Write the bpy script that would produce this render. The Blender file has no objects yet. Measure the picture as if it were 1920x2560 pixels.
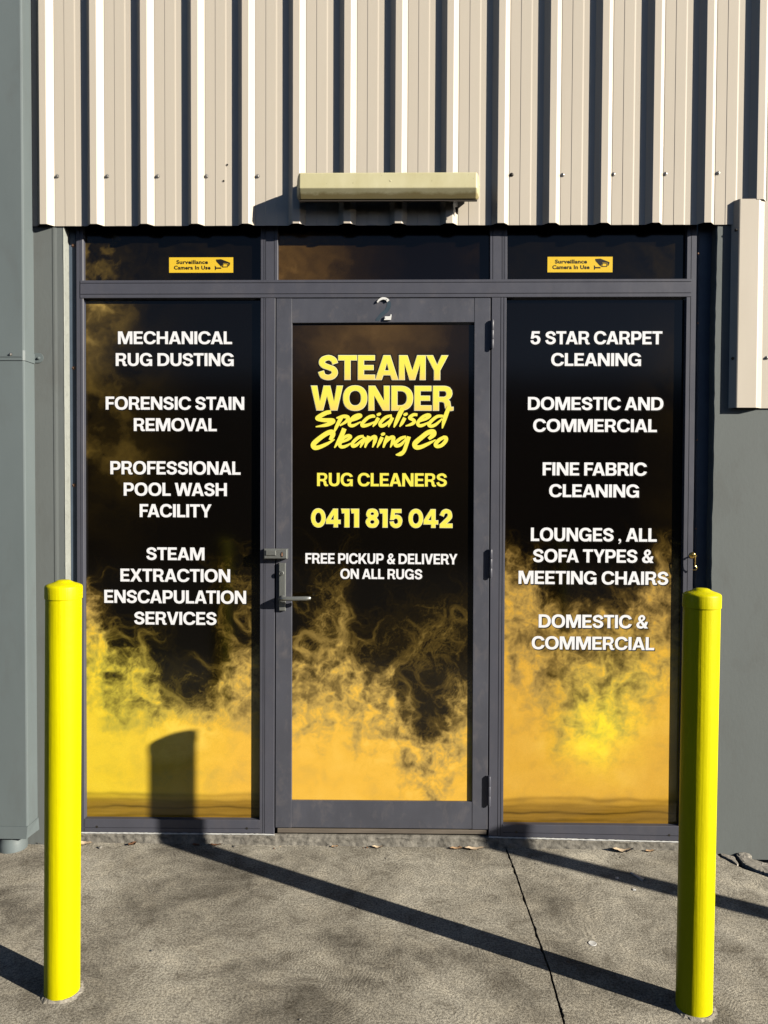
import bpy, bmesh, math, random
import numpy as np
from mathutils import Vector, Matrix
from mathutils.geometry import tessellate_polygon

S = bpy.context.scene
COL = S.collection

# ------------------------------------------------------------------ camera
PITCH, YAW, ROLL = math.radians(1.513), math.radians(1.148), math.radians(-0.263)
CAM = np.array([0.0, -2.945, 1.37])
FPX, CX, CY = 1923.0, 960.0, 1280.0          # focal length and centre of the 1920 x 2560 photograph
_fw = np.array([-math.sin(YAW)*math.cos(PITCH), math.cos(YAW)*math.cos(PITCH), -math.sin(PITCH)])
_rt = np.cross(_fw, [0, 0, 1.0]); _rt /= np.linalg.norm(_rt)
_dn = np.cross(_fw, _rt)
_c, _s = math.cos(ROLL), math.sin(ROLL)
CM = np.array([_c*_rt + _s*_dn, -_s*_rt + _c*_dn, _fw])
cd = bpy.data.cameras.new('camera'); cam = bpy.data.objects.new('camera', cd); COL.objects.link(cam)
cam.matrix_world = Matrix(((CM[0][0], -CM[1][0], -CM[2][0], CAM[0]), (CM[0][1], -CM[1][1], -CM[2][1], CAM[1]),
                           (CM[0][2], -CM[1][2], -CM[2][2], CAM[2]), (0, 0, 0, 1)))
cd.sensor_fit = 'VERTICAL'; cd.sensor_height = 32.0; cd.lens = 32.0*FPX/2560.0
cd.clip_start = 0.05; cd.clip_end = 2000
S.camera = cam

# ------------------------------------------------------------------ sun, sky, exposure
SUN = Vector((1.79, -1.0, 0.75)).normalized()            # towards the sun: low, from the right, behind the camera
ld = bpy.data.lights.new('sun', 'SUN'); ld.energy = 5.0; ld.angle = math.radians(0.5); ld.color = (1.0, 0.93, 0.80)
sun = bpy.data.objects.new('sun', ld); COL.objects.link(sun)
sun.rotation_euler = SUN.to_track_quat('Z', 'Y').to_euler(); sun.location = (8, -6, 6)
W = bpy.data.worlds.new('World'); S.world = W; W.use_nodes = True
_n = W.node_tree.nodes; _sky = _n.new('ShaderNodeTexSky'); _sky.sky_type = 'NISHITA'; _sky.sun_disc = False; _sky.air_density = 0.5; _sky.dust_density = 0.3
_sky.sun_elevation = math.asin(SUN.z); _sky.sun_rotation = math.atan2(SUN.x, SUN.y)
W.node_tree.links.new(_sky.outputs[0], _n['Background'].inputs[0]); _n['Background'].inputs[1].default_value = 0.05
S.view_settings.view_transform = 'Standard'; S.view_settings.look = 'None'
S.view_settings.exposure = 0.62; S.view_settings.gamma = 1.0
S.cycles.diffuse_bounces = 0; S.cycles.glossy_bounces = 2

# ------------------------------------------------------------------ places: a point of the photograph carried to a real plane
def ray(px, py): return CM.T @ np.array([(px-CX)/FPX, (py-CY)/FPX, 1.0])
def at(px, py, Y=0.0):
    d = ray(px, py); return CAM + d*((Y-CAM[1])/d[1])
def gnd(px, py, z=0.0):
    d = ray(px, py); return CAM + d*((z-CAM[2])/d[2])
U = 1920/1659.0                                     # the unit the printed sheets were measured in

# ------------------------------------------------------------------ objects
def tag(o, label=None, cat=None, group=None, kind=None):
    if label: o['label'] = label
    if cat: o['category'] = cat
    if group: o['group'] = group
    if kind: o['kind'] = kind
    return o
def wloc(o):
    v = Vector((0, 0, 0))
    while o is not None: v = v + o.location; o = o.parent
    return v
def link(name, me, mat=None, parent=None, label=None):
    o = bpy.data.objects.new(name, me); COL.objects.link(o)
    if parent is not None:
        o.parent = parent
        me.transform(Matrix.Translation(-wloc(parent)))
    if mat is not None: me.materials.append(mat)
    if label: o['label'] = label
    return o
def mesh(name, V, F, mat=None, parent=None, smooth=False, label=None):
    me = bpy.data.meshes.new(name); me.from_pydata([tuple(map(float, v)) for v in V], [], F); me.update()
    if smooth: me.polygons.foreach_set('use_smooth', [True]*len(me.polygons))
    return link(name, me, mat, parent, label)
def thing(name, label, cat, loc=(0, 0, 0), group=None):
    o = bpy.data.objects.new(name, None); COL.objects.link(o); o.location = loc; o.empty_display_size = .1
    return tag(o, label, cat, group)
class MB:
    """collects shapes, then links them as ONE mesh object"""
    def __init__(s): s.V = []; s.F = []
    def add(s, V, F):
        n = len(s.V); s.V += [tuple(map(float, v)) for v in V]; s.F += [tuple(i+n for i in f) for f in F]; return s
    def hexa(s, a, b):
        # two quads a, b with matching corners
        n = len(a); V = list(a)+list(b)
        F = [tuple(range(n))[::-1], tuple(range(n, 2*n))]+[(i, (i+1) % n, n+(i+1) % n, n+i) for i in range(n)]
        return s.add(V, F)
    def box(s, x0, x1, y0, y1, z0, z1, c=0.0):
        if c <= 0:
            return s.hexa([(x0, y1, z0), (x0, y1, z1), (x1, y1, z1), (x1, y1, z0)][::-1], [(x0, y0, z0), (x0, y0, z1), (x1, y0, z1), (x1, y0, z0)][::-1])
        R = lambda y, i: [(x0+i, y, z0+i), (x1-i, y, z0+i), (x1-i, y, z1-i), (x0+i, y, z1-i)]
        L = [R(y1, 0), R(y0+c, 0), R(y0, c)]; V = sum(L, []); F = [(0, 3, 2, 1)]
        F += [(k*4+i, k*4+(i+1) % 4, k*4+4+(i+1) % 4, k*4+4+i) for k in range(2) for i in range(4)]+[(8, 9, 10, 11)]
        return s.add(V, F)
    def lathe(s, c, axis, prof, n=20):
        # prof: (distance along the axis, radius)
        ax = Vector(axis).normalized(); u = ax.orthogonal().normalized(); w = ax.cross(u); c = Vector(c); V = []
        for t, r in prof:
            for k in range(n):
                a = 2*math.pi*k/n; V.append(c+ax*t+(u*math.cos(a)+w*math.sin(a))*max(r, 1e-5))
        m = len(prof)
        F = [(j*n+i, j*n+(i+1) % n, (j+1)*n+(i+1) % n, (j+1)*n+i) for j in range(m-1) for i in range(n)]
        F += [tuple(range(n))[::-1], tuple(range((m-1)*n, m*n))]
        return s.add(V, F)
    def tube(s, P, r, n=10):
        P = [Vector(p) for p in P]; R = r if isinstance(r, (list, tuple)) else [r]*len(P); V = []; ref = None
        for i, p in enumerate(P):
            t = (P[min(i+1, len(P)-1)]-P[max(i-1, 0)]).normalized()
            u = t.orthogonal().normalized() if ref is None else (ref-t*ref.dot(t)).normalized()
            ref = u; w = t.cross(u)
            V += [p+(u*math.cos(2*math.pi*k/n)+w*math.sin(2*math.pi*k/n))*R[i] for k in range(n)]
        m = len(P)
        F = [(j*n+i, j*n+(i+1) % n, (j+1)*n+(i+1) % n, (j+1)*n+i) for j in range(m-1) for i in range(n)]
        F += [tuple(range(n))[::-1], tuple(range((m-1)*n, m*n))]
        return s.add(V, F)
    def prism(s, prof, p0, p1):
        """closed profile of (a, y) extruded; p0/p1 turn (a, y) into a point at either end"""
        return s.hexa([p0(*q) for q in prof], [p1(*q) for q in prof])
    def build(s, name, mat, parent=None, smooth=False, label=None):
        o = mesh(name, s.V, s.F, mat, parent, False, label)
        bm = bmesh.new(); bm.from_mesh(o.data); bmesh.ops.recalc_face_normals(bm, faces=bm.faces); bm.to_mesh(o.data); bm.free()
        if smooth:
            o.data.polygons.foreach_set('use_smooth', [True]*len(o.data.polygons))
            try: o.data.set_sharp_from_angle(angle=math.radians(35))
            except Exception: pass
        return o

# ------------------------------------------------------------------ materials
def new_mat(name):
    m = bpy.data.materials.new(name); m.use_nodes = True
    nt = m.node_tree; return m, nt, nt.nodes['Principled BSDF']
def N(nt, t, **kw):
    n = nt.nodes.new(t)
    for k, v in kw.items():
        if k.startswith('i_'): n.inputs[k[2:].replace('_', ' ')].default_value = v
        else: setattr(n, k, v)
    return n
def noise(nt, co, scale, detail=4, rough=.55, dist=0.0):
    n = N(nt, 'ShaderNodeTexNoise'); n.inputs['Scale'].default_value = scale; n.inputs['Detail'].default_value = detail
    n.inputs['Roughness'].default_value = rough; n.inputs['Distortion'].default_value = dist
    nt.links.new(co, n.inputs['Vector']); return n.outputs['Fac']
def rampn(nt, fac, stops):
    r = N(nt, 'ShaderNodeValToRGB'); e = r.color_ramp.elements
    while len(e) < len(stops): e.new(.5)
    for q, (p, c) in zip(e, stops): q.position = p; q.color = (*c, 1) if len(c) == 3 else c
    nt.links.new(fac, r.inputs[0]); return r.outputs[0]
def mixc(nt, fac, a, b, mode='MIX'):
    m = N(nt, 'ShaderNodeMix', data_type='RGBA', blend_type=mode)
    for sock, v in ((m.inputs[0], fac), (m.inputs[6], a), (m.inputs[7], b)):
        if isinstance(v, (int, float)): sock.default_value = v
        elif isinstance(v, tuple): sock.default_value = (*v, 1) if len(v) == 3 else v
        else: nt.links.new(v, sock)
    return m.outputs[2]
def math_(nt, op, a, b=0.0):
    m = N(nt, 'ShaderNodeMath', operation=op)
    for sock, v in ((m.inputs[0], a), (m.inputs[1], b)):
        if isinstance(v, (int, float)): sock.default_value = v
        else: nt.links.new(v, sock)
    return m.outputs[0]
def bump(nt, bs, h, strength, dist=.01):
    b = N(nt, 'ShaderNodeBump'); b.inputs['Strength'].default_value = strength; b.inputs['Distance'].default_value = dist
    nt.links.new(h, b.inputs['Height']); nt.links.new(b.outputs[0], bs.inputs['Normal'])
def coords(nt, scale=(1, 1, 1), which='Object'):
    t = N(nt, 'ShaderNodeTexCoord'); m = N(nt, 'ShaderNodeMapping'); m.inputs['Scale'].default_value = scale
    nt.links.new(t.outputs[which], m.inputs['Vector']); return m.outputs[0]
def geo(nt, scale=(1, 1, 1)):
    t = N(nt, 'ShaderNodeNewGeometry'); m = N(nt, 'ShaderNodeMapping'); m.inputs['Scale'].default_value = scale
    nt.links.new(t.outputs['Position'], m.inputs['Vector']); return m.outputs[0]
def paint(name, col, rough=.5, metal=0.0, var=.12, scale=6, spec=.5, stretch=(1, 1, 1), bmp=0.0, dirt=None, dirt_amt=.0, bscale=90):
    m, nt, b = new_mat(name); co = geo(nt, stretch)
    f = noise(nt, co, scale, 5, .6)
    lo = tuple(c*(1-var) for c in col); hi = tuple(min(1, c*(1+var)) for c in col)
    c = rampn(nt, f, [(.3, lo), (.7, hi)])
    if dirt:
        d = noise(nt, co, scale*2.7, 6, .7, .4)
        c = mixc(nt, math_(nt, 'MULTIPLY', rampn(nt, d, [(.52, (0, 0, 0)), (.72, (1, 1, 1))]), dirt_amt), c, dirt)
    nt.links.new(c, b.inputs['Base Color'])
    b.inputs['Roughness'].default_value = rough; b.inputs['Metallic'].default_value = metal; b.inputs['Specular IOR Level'].default_value = spec
    rv = noise(nt, co, scale*4, 4); rr = N(nt, 'ShaderNodeMapRange'); nt.links.new(rv, rr.inputs[0])
    rr.inputs[3].default_value = max(.02, rough-.1); rr.inputs[4].default_value = min(1, rough+.1); nt.links.new(rr.outputs[0], b.inputs['Roughness'])
    if bmp: bump(nt, b, noise(nt, co, bscale, 5, .6), bmp, .004)
    return m

M = {}
M['frame'] = paint('grey_powder_coat', (.080, .082, .104), .42, 0, .10, 5, .5, (1, 1, .5), .03, (.125, .115, .125), .35)
M['door_frame'] = paint('worn_grey_powder_coat', (.080, .083, .103), .40, 0, .14, 7, .5, (1, 1, .6), .03, (.165, .150, .155), .5)
M['gasket'] = paint('black_rubber', (.008, .008, .009), .6)
M['flange'] = paint('blue_grey_steel', (.085, .115, .155), .5, 0, .15, 12)
M['cladding'] = paint('beige_sheet_steel', (.62, .556, .466), .40, 0, .025, 2.2, .5, (1, 1, .25), .012)
M['hat'] = paint('beige_flashing_steel', (.62, .556, .466), .42, 0, .02, 3, .5, (1, 1, .3), .01)
M['wall'] = paint('grey_wall_paint', (.150, .166, .164), .75, 0, .06, 3, .3, (1, 1, .5), .10, (.125, .13, .125), .5)
M['wall_edge'] = paint('chipped_sunlit_paint', (.33, .345, .315), .8, 0, .08, 14, .3, (1, 1, 1), .25, (.10, .09, .08), .35)  # weathered return, lightened in colour for the sun it faces
M['pipe'] = paint('grey_pipe_paint', (.147, .176, .182), .5, 0, .06, 3, .4, (1, 1, .4), .03, (.12, .13, .13), .4)
M['yellow'] = None
M['screw'] = paint('zinc_screw', (.42, .40, .37), .35, .9, .2, 60)
M['dark_screw'] = paint('dark_screw', (.05, .045, .04), .5, .6, .2, 60)
M['rust'] = paint('rusty_rivet', (.30, .17, .11), .7, .2, .3, 80)
M['hole'] = paint('dark_hole', (.006, .005, .005), .9)
M['chrome'] = paint('satin_chrome', (.24, .25, .24), .32, .5, .08, 30, .5, (1, 1, .3))
M['steel'] = paint('polished_steel', (.68, .68, .67), .16, 1.0, .04, 20)
M['brass'] = paint('brass', (.66, .47, .15), .22, 1.0, .1, 60)
M['white'] = paint('white_vinyl', (.88, .89, .93), .4, 0, .01, 3)
M['lshadow'] = paint('printed_drop_shadow', (.010, .008, .005), .35, 0, .05, 4)
M['lemon'] = paint('lemon_vinyl', (.90, .82, .10), .38, 0, .01, 3)
M['outline_white'] = paint('outline_white_vinyl', (.92, .89, .62), .4, 0, .01, 3)
M['outline_black'] = paint('outline_black_vinyl', (.006, .005, .004), .35, 0, .01, 3)
M['sign_yellow'] = paint('sign_yellow', (.84, .56, .035), .4, 0, .02, 6)
M['sign_black'] = paint('sign_black', (.012, .010, .010), .45)
M['plastic'] = None
M['tray'] = paint('brown_metal_tray', (.045, .036, .026), .5)
M['numeral'] = paint('white_numeral_plastic', (.80, .80, .78), .3, 0, .03, 40)
M['ghost'] = paint('glue_ghost', (.034, .058, .082), .6, 0, .08, 60)
M['caulk'] = paint('white_sealant', (.62, .62, .60), .6, 0, .1, 30, .4, (1, 1, 1), .2)
M['timber'] = paint('weathered_threshold', (.155, .13, .105), .7, 0, .25, 20, .3, (.2, 1, 2), .2)
M['mortar'] = paint('pale_mortar', (.40, .37, .32), .9, 0, .25, 40, .2, (1, 1, 1), .25)
M['sill'] = paint('rough_grey_sill', (.215, .20, .172), .9, 0, .35, 28, .2, (1, 1, 1), .5, (.07, .06, .05), .8, 120)
M['leaf'] = paint('dry_leaf', (.42, .27, .15), .7, 0, .3, 50, .3)
M['leaf_pale'] = paint('pale_dry_leaf', (.60, .46, .31), .7, 0, .2, 50, .3)
M['leaf_dark'] = paint('dark_dry_leaf', (.17, .085, .045), .7, 0, .3, 50, .3)
M['grit'] = paint('grit', (.27, .25, .22), .9, 0, .3, 80, .2)
M['litter'] = paint('white_litter', (.74, .74, .73), .4, 0, .06, 60)
M['soil'] = paint('dark_soil', (.016, .013, .011), .95, 0, .3, 40)

def concrete(name, rough_only=False):
    m, nt, b = new_mat(name); co = geo(nt)
    big = noise(nt, co, 2.1, 6, .68, .5); mid = noise(nt, co, 9, 7, .72, .6); fin = noise(nt, co, 330, 3, .65); grit = noise(nt, co, 135, 3, .7)
    c = rampn(nt, big, [(.35, (.18, .164, .139)), (.46, (.34, .314, .268)), (.62, (.50, .468, .406))])
    c = mixc(nt, .75, c, rampn(nt, mid, [(.35, (.48, .46, .43)), (.47, (.90, .90, .89)), (.64, (1.25, 1.23, 1.18))]), 'MULTIPLY')
    if not rough_only:
        # swirls left by the finishing broom: rings about scattered centres, bent and broken up
        w = N(nt, 'ShaderNodeVectorMath', operation='ADD'); ns = N(nt, 'ShaderNodeTexNoise'); ns.inputs['Scale'].default_value = 5; ns.inputs['Detail'].default_value = 2
        nt.links.new(co, ns.inputs['Vector']); sc = N(nt, 'ShaderNodeVectorMath', operation='SCALE'); sc.inputs['Scale'].default_value = .16
        nt.links.new(ns.outputs['Color'], sc.inputs[0]); nt.links.new(co, w.inputs[0]); nt.links.new(sc.outputs[0], w.inputs[1])
        hs = []
        for k, (vs, fr) in enumerate(((3.1, 620), (4.6, 540))):
            v = N(nt, 'ShaderNodeTexVoronoi', voronoi_dimensions='2D', feature='SMOOTH_F1' if k else 'F1'); v.inputs['Scale'].default_value = vs
            nt.links.new(w.outputs[0], v.inputs['Vector'])
            d = math_(nt, 'DIVIDE', v.outputs['Distance'], vs)
            ph = math_(nt, 'ADD', math_(nt, 'MULTIPLY', d, fr), math_(nt, 'MULTIPLY', noise(nt, co, 26, 3, .6), 9.0))
            hs.append(math_(nt, 'SINE', ph))
        sel = rampn(nt, noise(nt, co, 2.3, 2), [(.42, (0, 0, 0)), (.58, (1, 1, 1))])
        ring = mixc(nt, sel, hs[0], hs[1]); brk = rampn(nt, noise(nt, co, 75, 3, .7), [(.34, (0, 0, 0)), (.62, (1, 1, 1))])
        patch = rampn(nt, noise(nt, co, 4.2, 3), [(.33, (.15, .15, .15)), (.62, (1, 1, 1))])
        rg = math_(nt, 'MULTIPLY', math_(nt, 'MULTIPLY', ring, brk), patch)
        tone = math_(nt, 'ADD', math_(nt, 'MULTIPLY', rg, .07), math_(nt, 'ADD', math_(nt, 'MULTIPLY', grit, .95), math_(nt, 'MULTIPLY', fin, .85)))
        c = mixc(nt, .92, c, rampn(nt, tone, [(.70, (.40, .375, .34)), (.88, (.84, .825, .79)), (1.04, (1.42, 1.40, 1.33))]), 'MULTIPLY')
        h = math_(nt, 'ADD', math_(nt, 'MULTIPLY', rg, .26), math_(nt, 'ADD', math_(nt, 'MULTIPLY', grit, 1.1), math_(nt, 'MULTIPLY', fin, .9)))
        bump(nt, b, h, .5, .0024)
    else:
        c = mixc(nt, .8, c, rampn(nt, grit, [(.3, (.55, .54, .52)), (.65, (1.35, 1.33, 1.28))]), 'MULTIPLY')
        bump(nt, b, math_(nt, 'ADD', grit, noise(nt, co, 45, 5, .7)), .4, .004)
    nt.links.new(c, b.inputs['Base Color']); b.inputs['Roughness'].default_value = .9; b.inputs['Specular IOR Level'].default_value = .25
    return m
M['concrete'] = concrete('broomed_concrete'); M['asphalt'] = paint('added_dark_asphalt', (.045, .044, .042), .9, 0, .25, 30)
M['rough_concrete'] = concrete('broken_concrete', True)

def bollard_paint():
    m, nt, b = new_mat('yellow_gloss_paint'); co = geo(nt)
    f = noise(nt, geo(nt, (1, 1, .25)), 14, 5, .6)
    c = rampn(nt, f, [(.3, (.64, .575, .0)), (.7, (.72, .665, .0))])
    sc = rampn(nt, noise(nt, geo(nt, (1, 1, .3)), 34, 5, .7, .6), [(.68, (0, 0, 0)), (.74, (1, 1, 1))])
    c = mixc(nt, math_(nt, 'MULTIPLY', sc, .5), c, (.36, .33, .02))
    nt.links.new(c, b.inputs['Base Color']); b.inputs['Roughness'].default_value = .45; b.inputs['Specular IOR Level'].default_value = .25
    h = math_(nt, 'ADD', noise(nt, geo(nt, (160, 160, 3)), 1, 3, .6), math_(nt, 'MULTIPLY', noise(nt, co, 40, 4, .6), .8))
    bump(nt, b, h, .2, .004)
    return m
M['yellow'] = bollard_paint()
def yellowed():
    m, nt, b = new_mat('yellowed_plastic'); co = geo(nt)
    c = rampn(nt, noise(nt, geo(nt, (1, 1, .4)), 16, 5, .6), [(.3, (.55, .505, .29)), (.7, (.64, .60, .385))])
    # grime gathered along the lower edge of the cover, with a ragged outline
    t = N(nt, 'ShaderNodeTexCoord'); sep = N(nt, 'ShaderNodeSeparateXYZ'); nt.links.new(t.outputs['Generated'], sep.inputs[0])
    e = math_(nt, 'ADD', sep.outputs[2], math_(nt, 'MULTIPLY', noise(nt, geo(nt, (1, 1, 1.5)), 26, 6, .7), -.30))
    c = mixc(nt, rampn(nt, e, [(.0, (.7, .7, .7)), (.09, (0, 0, 0))]), c, (.20, .135, .03))
    sp = rampn(nt, noise(nt, co, 95, 2, .5), [(.73, (0, 0, 0)), (.77, (1, 1, 1))])
    c = mixc(nt, math_(nt, 'MULTIPLY', sp, .6), c, (.22, .18, .08))
    nt.links.new(c, b.inputs['Base Color']); b.inputs['Roughness'].default_value = .45
    return m
M['plastic'] = yellowed()
def print_mat():
    # glossy printed film on glass; the print itself is the sheet's own colour
    m, nt, b = new_mat('printed_window_film')
    a = N(nt, 'ShaderNodeVertexColor'); a.layer_name = 'print'
    g = noise(nt, geo(nt), 300, 3, .6)
    c = mixc(nt, .16, a.outputs[0], rampn(nt, g, [(.35, (.72, .72, .72)), (.65, (1.25, 1.25, 1.25))]), 'MULTIPLY')
    nt.links.new(c, b.inputs['Base Color']); b.inputs['Roughness'].default_value = .12; b.inputs['Specular IOR Level'].default_value = .5
    bump(nt, b, noise(nt, geo(nt), 5, 2), .05, .004)
    return m
M['print'] = print_mat()
def grad_text():
    m, nt, b = new_mat('title_gradient_vinyl')
    t = N(nt, 'ShaderNodeTexCoord'); s = N(nt, 'ShaderNodeSeparateXYZ'); nt.links.new(t.outputs['Generated'], s.inputs[0])
    nt.links.new(rampn(nt, s.outputs[2], [(0, (.90, .66, .16)), (.35, (.92, .80, .11)), (1, (.92, .86, .10))]), b.inputs['Base Color'])
    b.inputs['Roughness'].default_value = .38; return m
M['title'] = grad_text()
# ------------------------------------------------------------------ the printed smoke, worked out as swirling noise and drifting threads
def _h(ix,iy,s):
    n=(ix*374761393+iy*668265263+s*982451653)&0xffffffff
    n=((n^(n>>13))*1274126177)&0xffffffff
    return ((n^(n>>16))&0xffff)/65536.0*6.2831853
def perlin(x,y,s=0):
    xi=np.floor(x).astype(np.int64);yi=np.floor(y).astype(np.int64);fx=x-xi;fy=y-yi
    u=fx*fx*fx*(fx*(fx*6-15)+10);v=fy*fy*fy*(fy*(fy*6-15)+10)
    def g(a,b):
        t=_h(xi+a,yi+b,s);return np.cos(t)*(fx-a)+np.sin(t)*(fy-b)
    a=g(0,0)+(g(1,0)-g(0,0))*u;b=g(0,1)+(g(1,1)-g(0,1))*u
    return (a+(b-a)*v)*1.5
def fbm(x,y,o=4,s=0,r=.5):
    t=0;a=1;n=0
    for i in range(o):
        t=t+a*perlin(x,y,s+i*17);n+=a;x=x*2.03+11.3;y=y*2.03+5.7;a*=r
    return t/n
def ss(a,b,x):
    t=np.clip((x-a)/(b-a),0,1);return t*t*(3-2*t)
def blur(A,k):
    for ax in (0,1):
        for _ in range(k):
            A=.25*np.roll(A,1,ax)+.5*A+.25*np.roll(A,-1,ax)
    return A
def strands(G,x0,y0,st,seeds,s,rng,fs=62.):
    # thin threads of the printed smoke, carried along a swirling flow
    h,w=G.shape
    for (sx,sy,sp,n,br,ln,up) in seeds:
        P=np.stack([sx+rng.normal(0,sp,n),sy+rng.normal(0,sp*.7,n)],1)
        off=rng.normal(0,.34,n);B=br*rng.uniform(.3,1.,n)
        N=int(ln/1.3)
        for k in range(N):
            x,y=P[:,0],P[:,1];e=.6
            f=lambda a,b:perlin(a/fs,b/fs,s)+.5*perlin(a/fs*2.3+off,b/fs*2.3+off,s+5)+.12*perlin(a/fs*5+off*3,b/fs*5,s+9)
            vx=(f(x,y+e)-f(x,y-e));vy=-(f(x+e,y)-f(x-e,y))
            vy=vy-up*.010
            m=.45*(np.sqrt(vx*vx+vy*vy)+1e-6)+.55*.022
            P=P+1.3*np.stack([vx/m,vy/m],1)
            gx=(P[:,0]-x0)/st;gy=(P[:,1]-y0)/st
            ix=np.floor(gx).astype(int);iy=np.floor(gy).astype(int)
            ok=(ix>=0)&(ix<w-1)&(iy>=0)&(iy<h-1)
            fx=(gx-ix)[ok];fy=(gy-iy)[ok];jx=ix[ok];jy=iy[ok];fade=B[ok]*min(1,(N-k)/(N*.6))*min(1,k/8+.2)
            np.add.at(G,(jy,jx),fade*(1-fx)*(1-fy));np.add.at(G,(jy,jx+1),fade*fx*(1-fy))
            np.add.at(G,(jy+1,jx),fade*(1-fx)*fy);np.add.at(G,(jy+1,jx+1),fade*fx*fy)
    return G
def fibres(X,Y,x0,y0,st,s,rng,fs=62.,half=16):
    # fine fibres that follow the swirl (noise smeared along the flow)
    h,w=X.shape;R=rng.random((h,w));e=.6
    f=lambda a,b:perlin(a/fs,b/fs,s)+.5*perlin(a/fs*2.3,b/fs*2.3,s+5)+.16*perlin(a/fs*5,b/fs*5,s+9)
    vx=f(X,Y+e)-f(X,Y-e);vy=-(f(X+e,Y)-f(X-e,Y))-.006
    m=np.sqrt(vx*vx+vy*vy)+1e-6;vx/=m;vy/=m
    T=R.copy()
    for sg in(1,-1):
        px=(X-x0)/st;py=(Y-y0)/st
        for k in range(half):
            ix=np.clip(px+.5,0,w-1).astype(int);iy=np.clip(py+.5,0,h-1).astype(int)
            px=px+sg*vx[iy,ix]*.9;py=py+sg*vy[iy,ix]*.9
            ix=np.clip(px+.5,0,w-1).astype(int);iy=np.clip(py+.5,0,h-1).astype(int)
            T=T+R[iy,ix]
    T=T-T.mean();return T/T.std()
def ramp(d,stops):
    xs=[a for a,_ in stops];return np.stack([np.interp(d,xs,[c[i] for _,c in stops]) for i in range(3)],-1)
GOLD=[(0,(.0030,.0022,.0014)),(.12,(.014,.009,.002)),(.3,(.085,.055,.011)),(.5,(.26,.175,.046)),(.72,(.53,.355,.085)),(1,(.84,.50,.062)),(1.3,(.93,.59,.10))]
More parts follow.
